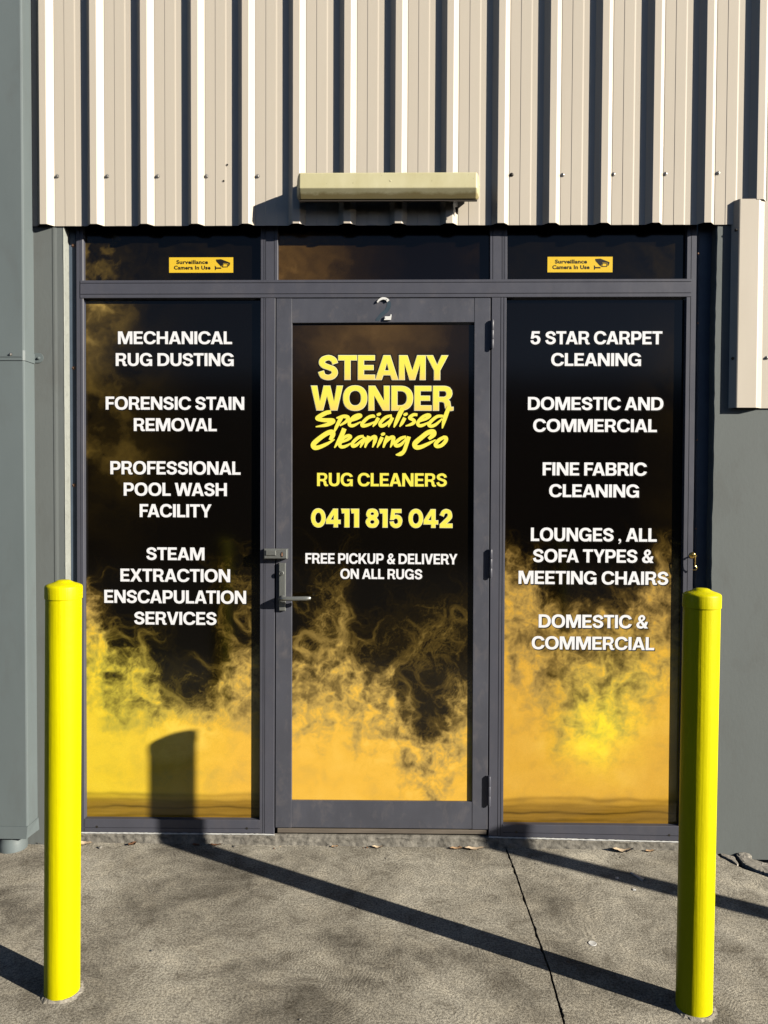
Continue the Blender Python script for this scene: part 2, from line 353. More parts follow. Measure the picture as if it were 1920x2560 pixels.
def smoke_panel(kind,st=1.6):
    x0,x1,y0,y1={'left':(186,563,648,1772),'door':(630,1026,702,1732),'right':(1084,1487,648,1780)}[kind]
    X,Y=np.meshgrid(np.arange(x0,x1+st,st),np.arange(y0,y1+st,st))
    s={'left':3,'door':41,'right':77}[kind];rng=np.random.default_rng(s)
    wx=fbm(X/55,Y/55,4,s)*38;wy=fbm(X/55+9,Y/55,4,s+3)*38
    w2x=fbm(X/16,Y/16,3,s+8)*9;w2y=fbm(X/16,Y/16+4,3,s+9)*9
    bx={'left':[(186,1270),(215,1285),(232,1375),(262,1405),(300,1400),(335,1440),(352,1500),(366,1535),(382,1562),(398,1540),(425,1500),(455,1490),(478,1440),(500,1400),(530,1390),(563,1370)],
        'door':[(630,1395),(665,1400),(700,1405),(735,1380),(762,1420),(800,1440),(835,1445),(868,1500),(905,1545),(928,1590),(950,1545),(985,1490),(1026,1450)],
        'right':[(1084,1175),(1110,1205),(1150,1250),(1185,1300),(1220,1330),(1280,1310),(1340,1320),(1385,1270),(1420,1225),(1487,1180)]}[kind]
    hx=np.interp(X+wx*.7+w2x,[a for a,_ in bx],[b for _,b in bx])
    dep=(Y+wy+w2y*1.6)-hx
    fine=fbm(X/10+wx*.04,Y/10+wy*.04,4,s+20,.6)
    mid=fbm(X/34+wx*.018,Y/34+wy*.018,5,s+30,.52)
    rid=1-np.abs(fbm(X/20+wx*.09,Y/20+wy*.09,4,s+40,.55))*2.6
    lic=fibres(X,Y,x0,y0,st,s+60,rng);lic=blur(.8*lic+.4*fibres(X,Y,x0,y0,st,s+61,rng,36.,12),1)
    edge,full={'left':(-30,300),'door':(-30,230),'right':(-45,360)}[kind]
    fl=ss(1490,1600,Y+wy*.8+w2y) if kind=='left' else 0
    depl=dep+lic*5+mid*62
    d=ss(edge,edge+110,depl)*.40+ss(30,full,depl)*.62
    d=np.maximum(d,fl*1.0)
    t=ss(full*1.3,10,dep)*(1-.8*fl)
    d=d*(1+t*(.80*mid+.20*fine+.11*lic))+(.08*mid+.16*fbm(X/70+wx*.006,Y/55,3,s+33,.45))*(1-.6*t)*ss(0,60,dep)
    G=np.zeros_like(X)
    if kind=='left':
        seeds=[(200,1290,8,70,.34,120,1),(210,1400,14,160,.22,170,.6),(250,1440,18,190,.22,170,.8),(300,1420,14,170,.26,150,1),(330,1440,10,90,.32,120,1.2),
               (340,1500,14,120,.22,120,.5),(520,1330,18,110,.36,150,1),(500,1400,12,80,.4,150,1.2),(535,1270,14,60,.4,140,.6),(490,1290,10,45,.4,120,0),(515,1450,18,140,.26,140,.8),
               (430,1500,14,50,.4,140,1.4),(545,1230,8,14,.5,120,.8),(385,1530,10,50,.35,110,1),(470,1500,20,130,.22,120,.7),(260,1130,25,14,.10,120,.5)]
    elif kind=='door':
        seeds=[(650,1400,14,150,.26,150,1),(700,1400,20,220,.22,160,1),(735,1400,14,180,.25,140,.8),(780,1430,16,120,.22,130,.6),(700,1330,14,90,.30,150,1.2),(725,1290,12,55,.3,130,1),
               (745,1250,10,26,.34,120,1),(690,1230,25,16,.3,140,0),(900,1430,24,160,.16,160,1.2),(960,1360,24,150,.17,150,.7),(990,1330,14,60,.2,130,.4),(870,1340,20,60,.14,140,1),(905,1520,20,110,.2,120,.4),
               (960,1500,14,100,.3,120,.8),(990,1470,12,80,.34,110,.8),(820,1330,20,30,.14,130,1),(650,1300,8,24,.3,110,.5),(850,1480,18,110,.2,130,.9)]
    else:
        seeds=[(1095,1190,8,60,.3,110,.4),(1110,1240,16,130,.2,150,.8),(1150,1290,20,150,.17,150,.7),(1195,1330,18,120,.18,140,1.2),(1240,1340,24,120,.15,140,.6),(1300,1330,24,150,.15,140,.8),
               (1345,1340,12,90,.24,120,.9),(1400,1290,18,130,.18,130,.8),(1430,1240,16,110,.18,130,.6),(1290,1400,40,200,.10,140,.4),(1400,1430,40,200,.10,140,.4),(1180,1400,40,160,.10,140,.4)]
    nx=len(bx)
    for i in range(nx*3):
        a=rng.uniform(0,nx-1.01);j=int(a);q=a-j;px=bx[j][0]*(1-q)+bx[j+1][0]*q;py=bx[j][1]*(1-q)+bx[j+1][1]*q
        seeds.append((px,py+rng.uniform(5,110),16,70,.16,100,rng.uniform(0,1.3)))
    G=strands(G,x0,y0,st,seeds,s+60,rng)
    G=.85*G+.15*blur(G.copy(),2)
    G=1-np.exp(-G*.55)
    inside=ss(full*1.1,full*.35,dep)
    d=d+.50*G*(.25+.75*inside)
    # dim drifts of older smoke high on the sheet
    drift=np.clip(.62+fbm(X/80+wx*.012,Y/80+wy*.012,5,s+90,.48)*1.05+.10*fine,0,2)
    if kind=='door': drift=.75+.35*(drift-.62)
    if kind=='left':
        m=1.05*ss(345,186,X+.25*(Y-700))*ss(860,640,Y)+.40*ss(420,190,X)*ss(1140,960,Y)*ss(740,860,Y)+.12*ss(480,186,X)*ss(1300,1000,Y)
    elif kind=='door':
        m=.52*ss(960,700,Y)*np.exp(-((X-800)/170.)**2)+.10*ss(1250,800,Y)
        for cx,cy,rx,ry,a in((940,1390,70,75,.34),(715,1330,40,70,.30),(830,1400,60,50,.15)):
            q=((X+wx-cx)/rx)**2+((Y+wy-cy)/ry)**2; m=m+a*np.exp(-q*1.2)*(.4+1.1*rid.clip(0,1))
    else:
        m=.16*ss(1330,1480,X)*ss(640,760,Y)*ss(1150,800,Y)+.14*ss(1350,1470,X)*ss(1000,1100,Y)
    d=np.maximum(d,0)+m*drift*.62*ss(60,-60,dep)
    C=ramp(d,GOLD)
    # warm orange or lemon cast of the print
    if kind=='left': lem=ss(560,200,X)*ss(1300,1450,Y)*.9
    elif kind=='door': lem=0*X
    else: lem=.9*np.exp(-(((X+wx-1290)/75.)**2+((Y+wy-1585)/75.)**2))+.45*np.exp(-(((X+wx-1340)/110.)**2+((Y+wy-1480)/90.)**2))
    lemc=np.array([.98,1.24,.5]);orc=np.array([1.,.98,1.0]) if kind!='right' else np.array([.84,.80,.8])
    if kind=='door': C=C*(1+(np.array([1.,.86,1.25])-1)*ss(1100,900,Y)[...,None])
    bot=ss(1500,1700,Y)[...,None]
    C=C*(1+(lemc-1)*lem[...,None])
    C=C*(1+(orc-1)*bot*(1-lem[...,None]*.6)) if kind!='right' else C*(1+(orc-1)*(1-.9*lem[...,None]))
    if kind=='right': C=C*(1+.25*lem[...,None])
    # printed boards along the foot of the two side sheets
    if kind!='door':
        top=1714 if kind=='left' else 1726
        yy=Y+fbm(X/170,Y/80,2,s+70)*7
        b=ss(top-8,top+26,yy)*.88
        gr=.72+.30*fbm(X/110,Y/4.5,4,s+75)
        C=C*(1-b[...,None])+b[...,None]*gr[...,None]*np.array([.30,.165,.020])
        for yl,wd,a in((top+2,4.5,.45),(top+30,2.4,.75),(top+15,3.0,.3),(top+47,3.5,.4)):
            q=np.exp(-((yy-yl+fbm(X/70,Y/90,2,s+int(yl))*5)/wd)**2)*a*(.55+.6*np.clip(fbm(X/90,Y/200,2,s+int(yl)+3)+.4,0,1))
            C=C*(1-q[...,None]*.85)
    return X,Y,np.clip(C,0,1)
# ------------------------------------------------------------------ lettering: bold grotesque capitals drawn as outlines (cap height 100)
def arc(cx, cy, rx, ry, a0, a1, n=14, p=2.25):
    out = []
    for i in range(n+1):
        a = math.radians(a0+(a1-a0)*i/n); c, s = math.cos(a), math.sin(a)
        out.append((cx+rx*math.copysign(abs(c)**(2/p), c), cy+ry*math.copysign(abs(s)**(2/p), s)))
    return out
def catmull(P, n=6):
    out = []
    for i in range(len(P)-1):
        p0, p1, p2, p3 = (np.array(P[max(i-1, 0)], float), np.array(P[i], float), np.array(P[i+1], float), np.array(P[min(i+2, len(P)-1)], float))
        for k in range(n):
            t = k/n
            out.append(tuple(.5*((2*p1)+(-p0+p2)*t+(2*p0-5*p1+4*p2-p3)*t*t+(-p0+3*p1-3*p2+p3)*t**3)))
    return out+[tuple(map(float, P[-1]))]
def closed(P, n=5): return catmull([P[-1]]+list(P)+[P[0], P[1]], n)[n:-n-1]
def band(P, w, n=7):
    """a stroke of varying width along a smooth line, returned as one outline"""
    Q = np.array(catmull([p[:2] for p in P], n)); Wd = np.array(catmull([(x, 0) for x in w], n))[:, 0]
    T = np.gradient(Q, axis=0); T /= np.linalg.norm(T, axis=1)[:, None]+1e-9; Nn = np.stack([-T[:, 1], T[:, 0]], 1)
    L = Q+Nn*Wd[:, None]/2; R_ = Q-Nn*Wd[:, None]/2
    return [tuple(q) for q in L]+[tuple(q) for q in R_[::-1]]
G = {}
def g(ch, adv, outer, *holes, lsb=4.5, rsb=4.5): G[ch] = (adv, [outer]+list(holes), lsb, rsb)
g('I', 21, [(0, 0), (21, 0), (21, 100), (0, 100)])
g('L', 60, [(0, 0), (60, 0), (60, 18), (21, 18), (21, 100), (0, 100)], rsb=2)
g('E', 66, [(0, 0), (66, 0), (66, 18), (21, 18), (21, 41.5), (60, 41.5), (60, 58.5), (21, 58.5), (21, 82), (65, 82), (65, 100), (0, 100)], rsb=3)
g('F', 62, [(0, 0), (21, 0), (21, 40), (57, 40), (57, 57.5), (21, 57.5), (21, 82), (62, 82), (62, 100), (0, 100)], rsb=1)
g('H', 81, [(0, 0), (21, 0), (21, 41), (60, 41), (60, 0), (81, 0), (81, 100), (60, 100), (60, 59), (21, 59), (21, 100), (0, 100)])
g('T', 72, [(25.5, 0), (46.5, 0), (46.5, 82), (72, 82), (72, 100), (0, 100), (0, 82), (25.5, 82)], lsb=1.5, rsb=1.5)
g('N', 82, [(0, 0), (20, 0), (20, 64), (58, 0), (82, 0), (82, 100), (62, 100), (62, 36), (24, 100), (0, 100)])
g('M', 104, [(0, 0), (20, 0), (20, 68), (42, 0), (62, 0), (84, 68), (84, 0), (104, 0), (104, 100), (73, 100), (52, 34), (31, 100), (0, 100)])
g('A', 88, [(0, 0), (22, 0), (28.5, 20), (59.5, 20), (66, 0), (88, 0), (56.5, 100), (31.5, 100)], [(33.5, 36), (44, 72), (54.5, 36)], lsb=.5, rsb=.5)
g('V', 85, [(30, 0), (55, 0), (85, 100), (62.5, 100), (42.5, 28), (22.5, 100), (0, 100)], lsb=.5, rsb=.5)
g('W', 126, [(22, 0), (46, 0), (63, 62), (80, 0), (104, 0), (126, 100), (104.5, 100), (92, 33), (75, 100), (51, 100), (34, 33), (21.5, 100), (0, 100)], lsb=.5, rsb=.5)
g('Y', 83, [(31, 0), (52, 0), (52, 38), (83, 100), (60, 100), (41.5, 57), (23, 100), (0, 100), (31, 38)], lsb=.5, rsb=.5)
g('X', 86, [(0, 0), (24, 0), (43, 33), (62, 0), (86, 0), (56, 51), (84, 100), (60, 100), (43, 69), (26, 100), (2, 100), (30, 51)], lsb=1, rsb=1)
g('K', 84, [(0, 0), (21, 0), (21, 26), (33, 39), (59, 0), (84, 0), (47.5, 54), (82, 100), (56, 100), (21, 53), (21, 100), (0, 100)], rsb=1)
g('U', 79, [(0, 100)]+arc(39.5, 38, 39.5, 39.5, 180, 360, 16)+[(79, 100), (58, 100)]+arc(39.5, 38, 18.5, 21, 360, 180, 12)+[(21, 100)])
g('O', 95, arc(47.5, 50, 47.5, 51.5, 0, 350, 35), arc(47.5, 50, 26, 33, 0, 350, 35), lsb=2.5, rsb=2.5)
g('C', 88, arc(46, 50, 46, 51.5, 20, 340, 30)+arc(46, 50, 25.5, 33, 332, 28, 26), lsb=2.5, rsb=2)
g('G', 90, arc(46, 50, 46, 51.5, 24, 305, 28)+[(68, 11), (70, 0), (88, 0), (88, 53), (48, 53), (48, 37.5), (68.5, 37.5)]+arc(46, 50, 25.5, 33, 325, 32, 24), lsb=2.5)
g('D', 85, [(0, 0), (36, 0)]+arc(36, 50, 49, 50, -90, 90, 18)[1:]+[(0, 100)], [(21, 18), (35, 18)]+arc(35, 50, 28.5, 32, -90, 90, 14)[1:]+[(21, 82)], rsb=2.5)
g('P', 74, [(0, 0), (21, 0), (21, 33), (42, 33)]+arc(41, 66.5, 33, 33.5, -90, 90, 14)[1:]+[(0, 100)], [(21, 51), (40, 51)]+arc(40, 66.5, 13.5, 15.5, -90, 90, 10)[1:]+[(21, 82)], rsb=2)
g('B', 76, [(0, 0), (46, 0)]+arc(46, 28, 30, 28, -90, 60, 10)[1:]+[(60, 52.5)]+arc(44, 74, 29, 26, -45, 90, 10)+[(0, 100)],
  [(21, 17), (43, 17)]+arc(43, 29.5, 12.5, 12.5, -90, 90, 8)[1:]+[(21, 42)], [(21, 59), (42, 59)]+arc(42, 71, 11, 12, -90, 90, 8)[1:]+[(21, 83)], rsb=2.5)
g('R', 80, [(0, 0), (21, 0), (21, 37), (34, 37), (43, 34.5), (47, 27), (48.5, 14), (52, 4), (60, -1), (72, -1), (80, 1), (80, 12), (74, 11.5), (70, 14), (68.5, 23), (66.5, 36), (57.5, 45), (66, 50), (72, 58), (75, 69), (73, 83), (65, 94), (53, 99), (44, 100), (0, 100)],
  [(21, 54), (42, 54)]+arc(42, 68.3, 12.5, 14.3, -90, 90, 10)[1:]+[(21, 82.5)], rsb=1)
g('S', 76, band([(66, 68), (59, 83), (40, 91.5), (18, 84), (12.5, 70), (21, 58.5), (40, 51), (59, 42.5), (65, 27.5), (56, 13.5), (37, 8), (17, 15), (9.5, 32)], [20, 19.5, 18, 19.5, 21, 20, 18.5, 20, 21, 20, 18, 19.5, 20.5], 4), lsb=2.5, rsb=2)
g('&', 82, [(82, 0), (57, 0), (52, 6)]+catmull([(52, 6), (40, 0), (27, -1.5), (9, 5), (0, 24), (6, 41), (20, 52), (14, 64), (13, 77), (21, 93), (38, 101.5), (54, 96), (62, 81), (57, 65), (42, 54)], 4)+[(57, 36), (62, 50), (80, 50), (77, 34), (69, 18)],
  closed([(38, 86), (31, 80), (31, 71), (36, 64), (44, 71), (46, 78), (43, 84)], 3), closed([(29, 41), (22, 34), (20.5, 25), (26, 17), (35, 15.5), (43, 19)], 3), lsb=4, rsb=2)
g(',', 21, [(0, 8)]+catmull([(0, 8), (4, 19), (14, 19), (20, 8), (16, -8), (3, -18)], 4)+[(1, -14), (9, -6), (10, 1)])
g('5', 74, [(11, 100), (67, 100), (67, 82), (28, 82), (26, 65)]+catmull([(26, 65), (42, 68), (60, 62), (71, 47), (72, 30), (64, 10), (45, -1), (24, 0), (7, 12), (1, 29)], 4)[1:]+[(21, 31)]+catmull([(21, 31), (27, 19), (38, 16), (48, 22), (51, 33), (47, 45), (37, 51), (28, 49), (22, 43)], 4)[1:]+[(3, 43)])
g('0', 84, arc(42, 50, 42, 51.5, 0, 350, 35, 2.1), arc(42, 50, 20.5, 32, 0, 350, 35, 2.1), lsb=2, rsb=2)
g('4', 86, [(46, 0), (68, 0), (68, 19), (84, 19), (84, 38), (68, 38), (68, 100), (42, 100), (0, 38), (0, 19), (46, 19)], [(22, 38), (46, 38), (46, 72)], lsb=1, rsb=1)
g('1', 50, [(20, 0), (46, 0), (46, 100), (0, 100), (4, 79), (20, 79)], lsb=1, rsb=4)
g('2', 76, [(2, 0), (75, 0), (75, 20), (37, 20)]+catmull([(37, 20), (58, 39), (71, 55), (72, 72), (64, 92), (40, 101.5), (16, 93), (3, 71)], 4)[1:]+[(23, 63)]+catmull([(23, 63), (29, 77), (39, 82), (48, 78), (50, 68), (42, 54), (2, 17)], 4)[1:])
g('8', 76, closed([(38, -1.5), (62, 4), (76, 27), (70, 43), (61, 52.5), (69, 61), (72.5, 75), (62, 95), (38, 101.5), (14, 95), (3.5, 75), (7, 61), (15, 52.5), (6, 43), (0, 27), (14, 4)], 4),
  arc(38, 75, 12.5, 10.5, 0, 342, 18, 2), arc(38, 29, 15, 13, 0, 342, 18, 2), lsb=2, rsb=2)
def layout(txt, track=0.0, space=27, kern=True):
    """returns placed glyphs [(dx, contours)] with the ink starting at x = 0, and the ink width"""
    K = {'AT': -6, 'TA': -6, 'LT': -7, 'AV': -7, 'VA': -7, 'FA': -7, 'LY': -7, 'TY': 0, 'PO': 0, 'RY': -2, 'ST': -1, 'AL': 0, 'WA': -5, 'TY ': 0, 'CA': -1, 'YP': -2, 'AN': 0, 'OV': -3, 'OM': 0, 'EA': 0, 'AM': 0}
    x = 0; out = []; prev = None
    for ch in txt:
        if ch == ' ': x += space; prev = None; continue
        adv, cs, l, r = G[ch]
        if prev is None and not out: x = 0
        else: x += l
        if prev: x += K.get(prev+ch, 0)
        out.append((x, cs)); end = x+adv; x += adv+r+track; prev = ch
    return out, end
def area(P): return sum(P[i][0]*P[(i+1) % len(P)][1]-P[(i+1) % len(P)][0]*P[i][1] for i in range(len(P)))/2
def grow(P, d):
    """outline moved outwards by d (inwards when d < 0), mitred; the outline runs anticlockwise"""
    Q = [p for i, p in enumerate(P) if math.hypot(p[0]-P[i-1][0], p[1]-P[i-1][1]) > 1e-3]
    if area(Q) < 0: Q = Q[::-1]
    n = len(Q); out = []
    for i in range(n):
        a, b, c = np.array(Q[i-1]), np.array(Q[i]), np.array(Q[(i+1) % n])
        u = (b-a)/np.linalg.norm(b-a); v = (c-b)/np.linalg.norm(c-b)
        n1 = np.array([u[1], -u[0]]); n2 = np.array([v[1], -v[0]]); m = n1+n2; L = np.dot(m, m)
        k = 2*d/max(L, .55); out.append(tuple(b+m*k))
    return out
class Flat:
    """flat vinyl shapes on one plane of the shopfront, each a hair in front of the last so that none share a plane"""
    def __init__(s, y): s.V = []; s.F = []; s.y = y; s.k = 0
    def shape(s, contours, f, dy=0.0):
        y = s.y-dy-s.k*2e-5; s.k = (s.k+1) % 12
        C3 = [[Vector((p[0], p[1], 0)) for p in c] for c in contours]
        n = len(s.V)
        for c in contours:
            for p in c:
                x, z = f(*p); s.V.append((x, y, z))
        for t in tessellate_polygon(C3):
            a, b, c = (s.V[n+i] for i in t)
            if (b[0]-a[0])*(c[2]-a[2])-(c[0]-a[0])*(b[2]-a[2]) < 0: t = t[::-1]
            s.F.append(tuple(n+i for i in t))
    def build(s, name, mat, parent, label=None):
        return mesh(name, s.V, s.F, mat, parent, label=label)
def text_map(x0, x1, ytop, ybase, Y, width):
    """places a line of text by its printed extent on the sheet"""
    ym = (ytop+ybase)/2; A = at(x0, ym, Y); B = at(x1, ym, Y); T = at((x0+x1)/2, ytop, Y)[2]; Bz = at((x0+x1)/2, ybase, Y)[2]
    sx = (B[0]-A[0])/width; sz = (T-Bz)/100
    tilt = (at(x1, ybase, Y)[2]-at(x0, ybase, Y)[2])*0
    return (lambda x, y: (A[0]+x*sx, Bz+y*sz)), sx, sz
def put_text(fl, txt, x0, x1, ytop, ybase, Y, d=0.0, dy=0.0, off=(0, 0), space=27, track=0.0):
    gl, w = layout(txt, track, space); f, sx, sz = text_map(x0, x1, ytop, ybase, Y, w)
    for dx, cs in gl:
        cc = []
        for i, c in enumerate(cs):
            q = c if abs(d) < 1e-6 else grow(c, d if i == 0 else -d)
            cc.append([(p[0]+dx, p[1]) for p in q])
        fl.shape(cc, lambda a, b: (f(a, b)[0]+off[0], f(a, b)[1]+off[1]), dy)
# ------------------------------------------------------------------ ground
joint_px = [(1262, 2110), (1266, 2124), (1285, 2172), (1315, 2260), (1343, 2340), (1374, 2425), (1393, 2495), (1411, 2560)]
rr = random.Random(5)
J = [gnd(*p) for p in joint_px]
J = [Vector((p[0], p[1], 0)) for p in J]; dj = (J[-1]-J[2]).normalized()
J = [Vector((J[0].x-.01, .06, 0))]+J+[J[-1]+dj*t for t in (.3, .8, 1.4, 2.2)]
JJ = []
for i in range(len(J)-1):
    n = 9 if i < 9 else 4
    for k in range(n): JJ.append(J[i].lerp(J[i+1], k/n))
JJ.append(J[-1])
def edge(side):
    out = []
    for i, p in enumerate(JJ):
        w = .0022+.0016*rr.random()+(.004*rr.random() if rr.random() < .12 else 0)
        out.append((p.x+side*w, p.y))
    return out
def slab(name, outline, mat, thick=.05, kind='structure'):
    n = len(outline); V = [(x, y, 0) for x, y in outline]; W_ = [(x, y, -thick) for x, y in outline]
    F = [tuple(n+i if False else i for i in t) for t in tessellate_polygon([[Vector(v) for v in V]])]
    F = [t if (Vector(V[t[1]])-Vector(V[t[0]])).cross(Vector(V[t[2]])-Vector(V[t[0]])).z > 0 else t[::-1] for t in F]
    F += [(i, (i+1) % n, n+(i+1) % n, n+i) for i in range(n)]
    o = mesh(name, V+W_, F, mat); tag(o, kind=kind); return o
eL = edge(-1); eR = edge(1)
slab('pavement', [(-40, .06)]+eL+[(-40, eL[-1][1])], M['concrete'])
# the right-hand slab stops at the broken edge along the wall
crack_px = [(1786, 2129), (1800, 2143), (1815, 2150), (1828, 2158), (1846, 2166), (1858, 2172), (1876, 2178), (1895, 2184), (1920, 2193)]
ck = [gnd(*p) for p in crack_px]; ck = [(p[0], p[1]) for p in ck]
lastc = ck[-1]
slab('pavement', eR[:1][::-1]*0+[(eR[0][0], .06)]+eR[1:]+[(40, eR[-1][1]), (40, -.35), (lastc[0]+.5, -.28), (lastc[0]+.16, lastc[1]-.05)]+ck[::-1]+[(ck[0][0]-.01, .06)], M['concrete'])
tag(mesh('added_dark_yard', [(-60, -60, -.012), (60, -60, -.012), (60, eL[-1][1]-.01, -.012), (-60, eL[-1][1]-.01, -.012)], [(0, 1, 2, 3)], M['asphalt']), kind='structure')  # unseen dark surface behind the camera, added to cut bounce light
tag(mesh('ground', [(-300, -300, -.045), (300, -300, -.045), (300, 300, -.045), (-300, 300, -.045)], [(0, 1, 2, 3)], M['soil']), kind='structure')

# broken mortar along the foot of the right-hand wall
def rubble(name, pts, h, label, seed, mat='mortar', group=None):
    q = random.Random(seed); n = len(pts); cx_ = sum(p[0] for p in pts)/n; cy_ = sum(p[1] for p in pts)/n
    out = []
    for i in range(n):
        a, b = pts[i], pts[(i+1) % n]
        L = math.hypot(b[0]-a[0], b[1]-a[1]); k = max(1, min(14, int(L/.007)))
        for j in range(k):
            t = j/k; out.append((a[0]+(b[0]-a[0])*t+q.uniform(-.002, .002), a[1]+(b[1]-a[1])*t+q.uniform(-.002, .002)))
    n = len(out); V = []
    for s, z in ((1.0, -.03), (1.0, h*.75), (.86, h), (.45, h*1.1)):
        V += [(cx_+(x-cx_)*s, cy_+(y-cy_)*s, z+(q.uniform(-.12, .12)*h if z > 0 else 0)) for x, y in out]
    V.append((cx_, cy_, h*1.1))
    F = [(r*n+i, r*n+(i+1) % n, (r+1)*n+(i+1) % n, (r+1)*n+i) for r in range(3) for i in range(n)]+[(3*n+i, 3*n+(i+1) % n, 4*n) for i in range(n)]
    o = mesh(name, V, F, M[mat]); return tag(o, label, 'rubble', group)
def gp(px, py): p = gnd(px, py); return (p[0], p[1])
rubble('broken_mortar', [gp(1800, 2134), gp(1834, 2142), gp(1846, 2160), gp(1843, 2162), gp(1824, 2150), gp(1806, 2141)], .003, 'small wedge of broken pale mortar between the wall and the crack', 2)
rubble('broken_mortar', [gp(1842, 2139), gp(1862, 2142), gp(1884, 2151), gp(1925, 2163), gp(1990, 2185), gp(1990, 2212), gp(1922, 2186), gp(1890, 2176), gp(1868, 2166), gp(1857, 2158)], .005, 'long strip of broken pale mortar along the foot of the right wall', 3)
rubble('mortar_lump', [gp(1843, 2136), gp(1856, 2133), gp(1874, 2137), gp(1880, 2146), gp(1860, 2147), gp(1848, 2143)], .007, 'grey lump of mortar stuck to the foot of the right wall', 4)

# ------------------------------------------------------------------ the grey walls beside the shopfront
ZT = 4.6
def profile_wall(name, pts, z0, z1, back, mat, parent=None):
    n = len(pts); V = [(x, y, z0) for x, y in pts]+[(x, y, z1) for x, y in pts]
    F = [(i, i+1, n+i+1, n+i) for i in range(n-1)]
    V += [(pts[0][0], back, z0), (pts[-1][0], back, z0), (pts[0][0], back, z1), (pts[-1][0], back, z1)]
    a = 2*n; F += [(a, 0, n, a+2), (n-1, a+1, a+3, 2*n-1), (a+1, a, a+2, a+3)]
    F += [tuple(range(n, 2*n))+(a+3, a+2)]
    mb = MB(); mb.add(V, F); return mb.build(name, mat, parent)
YW = -.032
wx = lambda px, Y=YW, py=1300: at(px, py, Y)[0]
lw = thing('grey_wall', 'grey painted wall strip between the downpipe and the shopfront', 'wall', (wx(120), YW, 0))
profile_wall('wall_face', [(-6, YW), (wx(134), YW), (wx(137), YW-.0016), (wx(141), YW-.0016), (wx(147), YW), (wx(163.2), YW)], -.04, ZT, .25, M['wall'], lw)
# the chipped return of the wall towards the window, sunlight painted into its pale colour
q = random.Random(9); n = 160; V = []; F = []
xr = wx(163.2)
for i in range(n+1):
    z = -.02+2.9*i/n
    V += [(xr+.0002, YW-.0012-q.random()*.001, z), (xr+.0014+q.random()*.0009, YW+.001, z), (xr+.0015, .016, z)]
F = [(3*i+k, 3*i+k+1, 3*i+4+k, 3*i+3+k) for i in range(n) for k in (0, 1)]
mesh('wall_return', V, F, M['wall_edge'], lw, label='chipped wall edge beside the window, sunlight painted into its pale colour')
rw = thing('grey_wall', 'grey painted wall right of the shopfront with a beige flashing on it', 'wall', (wx(1850), YW, 0))
xw = wx(1779)
V = []; F = []; q = random.Random(12)
for i in range(n+1):
    z = -.02+(ZT+.02)*i/n; j = (q.random()-.5)*.0026+.0012*math.sin(z*9)
    V += [(xw+.004, .25, z), (xw+j, YW+.004, z), (xw+j+.004, YW, z), (6, YW, z)]
F = [(4*i+k, 4*i+k+1, 4*i+5+k, 4*i+4+k) for i in range(n) for k in (0, 1, 2)]
mesh('wall_face', V, F, M['wall'], rw)

# ------------------------------------------------------------------ corrugated cladding above
YP, YR = -.038, -.062
tops = [96, 222.2, 350.7, 476.6, 603.3, 730, 860, 988.5, 1116.5, 1245.7, 1378, 1508, 1638, 1766, 1903]
xs = [at(p, 20, YR)[0] for p in tops]; pit, xo = np.polyfit(range(len(xs)), xs, 1)
zc = at(960, 563.5, YP)[2]
prof = []
def period(x):           # x: left edge of a rib top
    r = .0022
    return [(x-.0195, YP), (x-.0012, YR+.0015), (x+.0012, YR), (x+.0258, YR), (x+.0282, YR+.0015), (x+.0462, YP+.001), (x+.0480, YP),
            (x+.0852, YP), (x+.0870, YP-.0010), (x+.1235, YP-.0010), (x+.1290, YP)]
for i in range(26): prof += period(xo+i*pit)
x_l = at(75.5, 300, YP)[0]
prof = [(x_l, YP)]+[p for p in prof if p[0] > x_l+.002]
clad = thing('metal_cladding', 'beige ribbed steel cladding sheet above the windows and door', 'cladding', (0, YP, zc))
zt_ = at(1870, 497, -.0605)[2]; xcut = wx(1868, YP, 530)
NZ = 2; V = []; F = []; m_ = len(prof)
for k in range(NZ+1):
    z = (zc, zt_-.002, ZT)[k]; V += [(x, y, z) for x, y in prof]
F = [(k*m_+i, k*m_+i+1, (k+1)*m_+i+1, (k+1)*m_+i) for k in range(NZ) for i in range(m_-1) if k or prof[i][0] < xcut]
sheet = mesh('cladding_sheet', V, F, M['cladding'], clad)
sm = sheet.modifiers.new('thickness', 'SOLIDIFY'); sm.thickness = .0012; sm.offset = -1
# soffit backing so that the cavity behind the sheet is dark
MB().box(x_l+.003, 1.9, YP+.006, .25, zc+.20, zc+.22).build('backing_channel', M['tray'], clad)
def screw(parent, px, py, Y, mat='screw', r=.0052, name='screw'):
    p = at(px, py, Y); b = MB()
    b.lathe((p[0], Y+.001, p[2]), (0, -1, 0), [(0, r*1.5), (.0022, r*1.45), (.0026, r*.95), (.0068, r*.9), (.0078, r*.6)], 10)
    return b.build(name, M[mat], parent, True)
for i, p in enumerate([(143, 441), (268, 441), (394, 441), (516, 441), (644, 441), (1279, 437), (1406.5, 437.5), (1533.5, 436), (1663.5, 435), (1795, 433)]):
    screw(clad, *p, YP, 'screw' if i != 5 else 'dark_screw')
for p in ((568.5, 412.5), (559.5, 453)):
    c = at(*p, YP); MB().lathe((c[0], YP-.0022, c[2]), (0, -1, 0), [(0, .0036), (.0004, .0036)], 9).build('drilled_hole', M['hole'], clad)

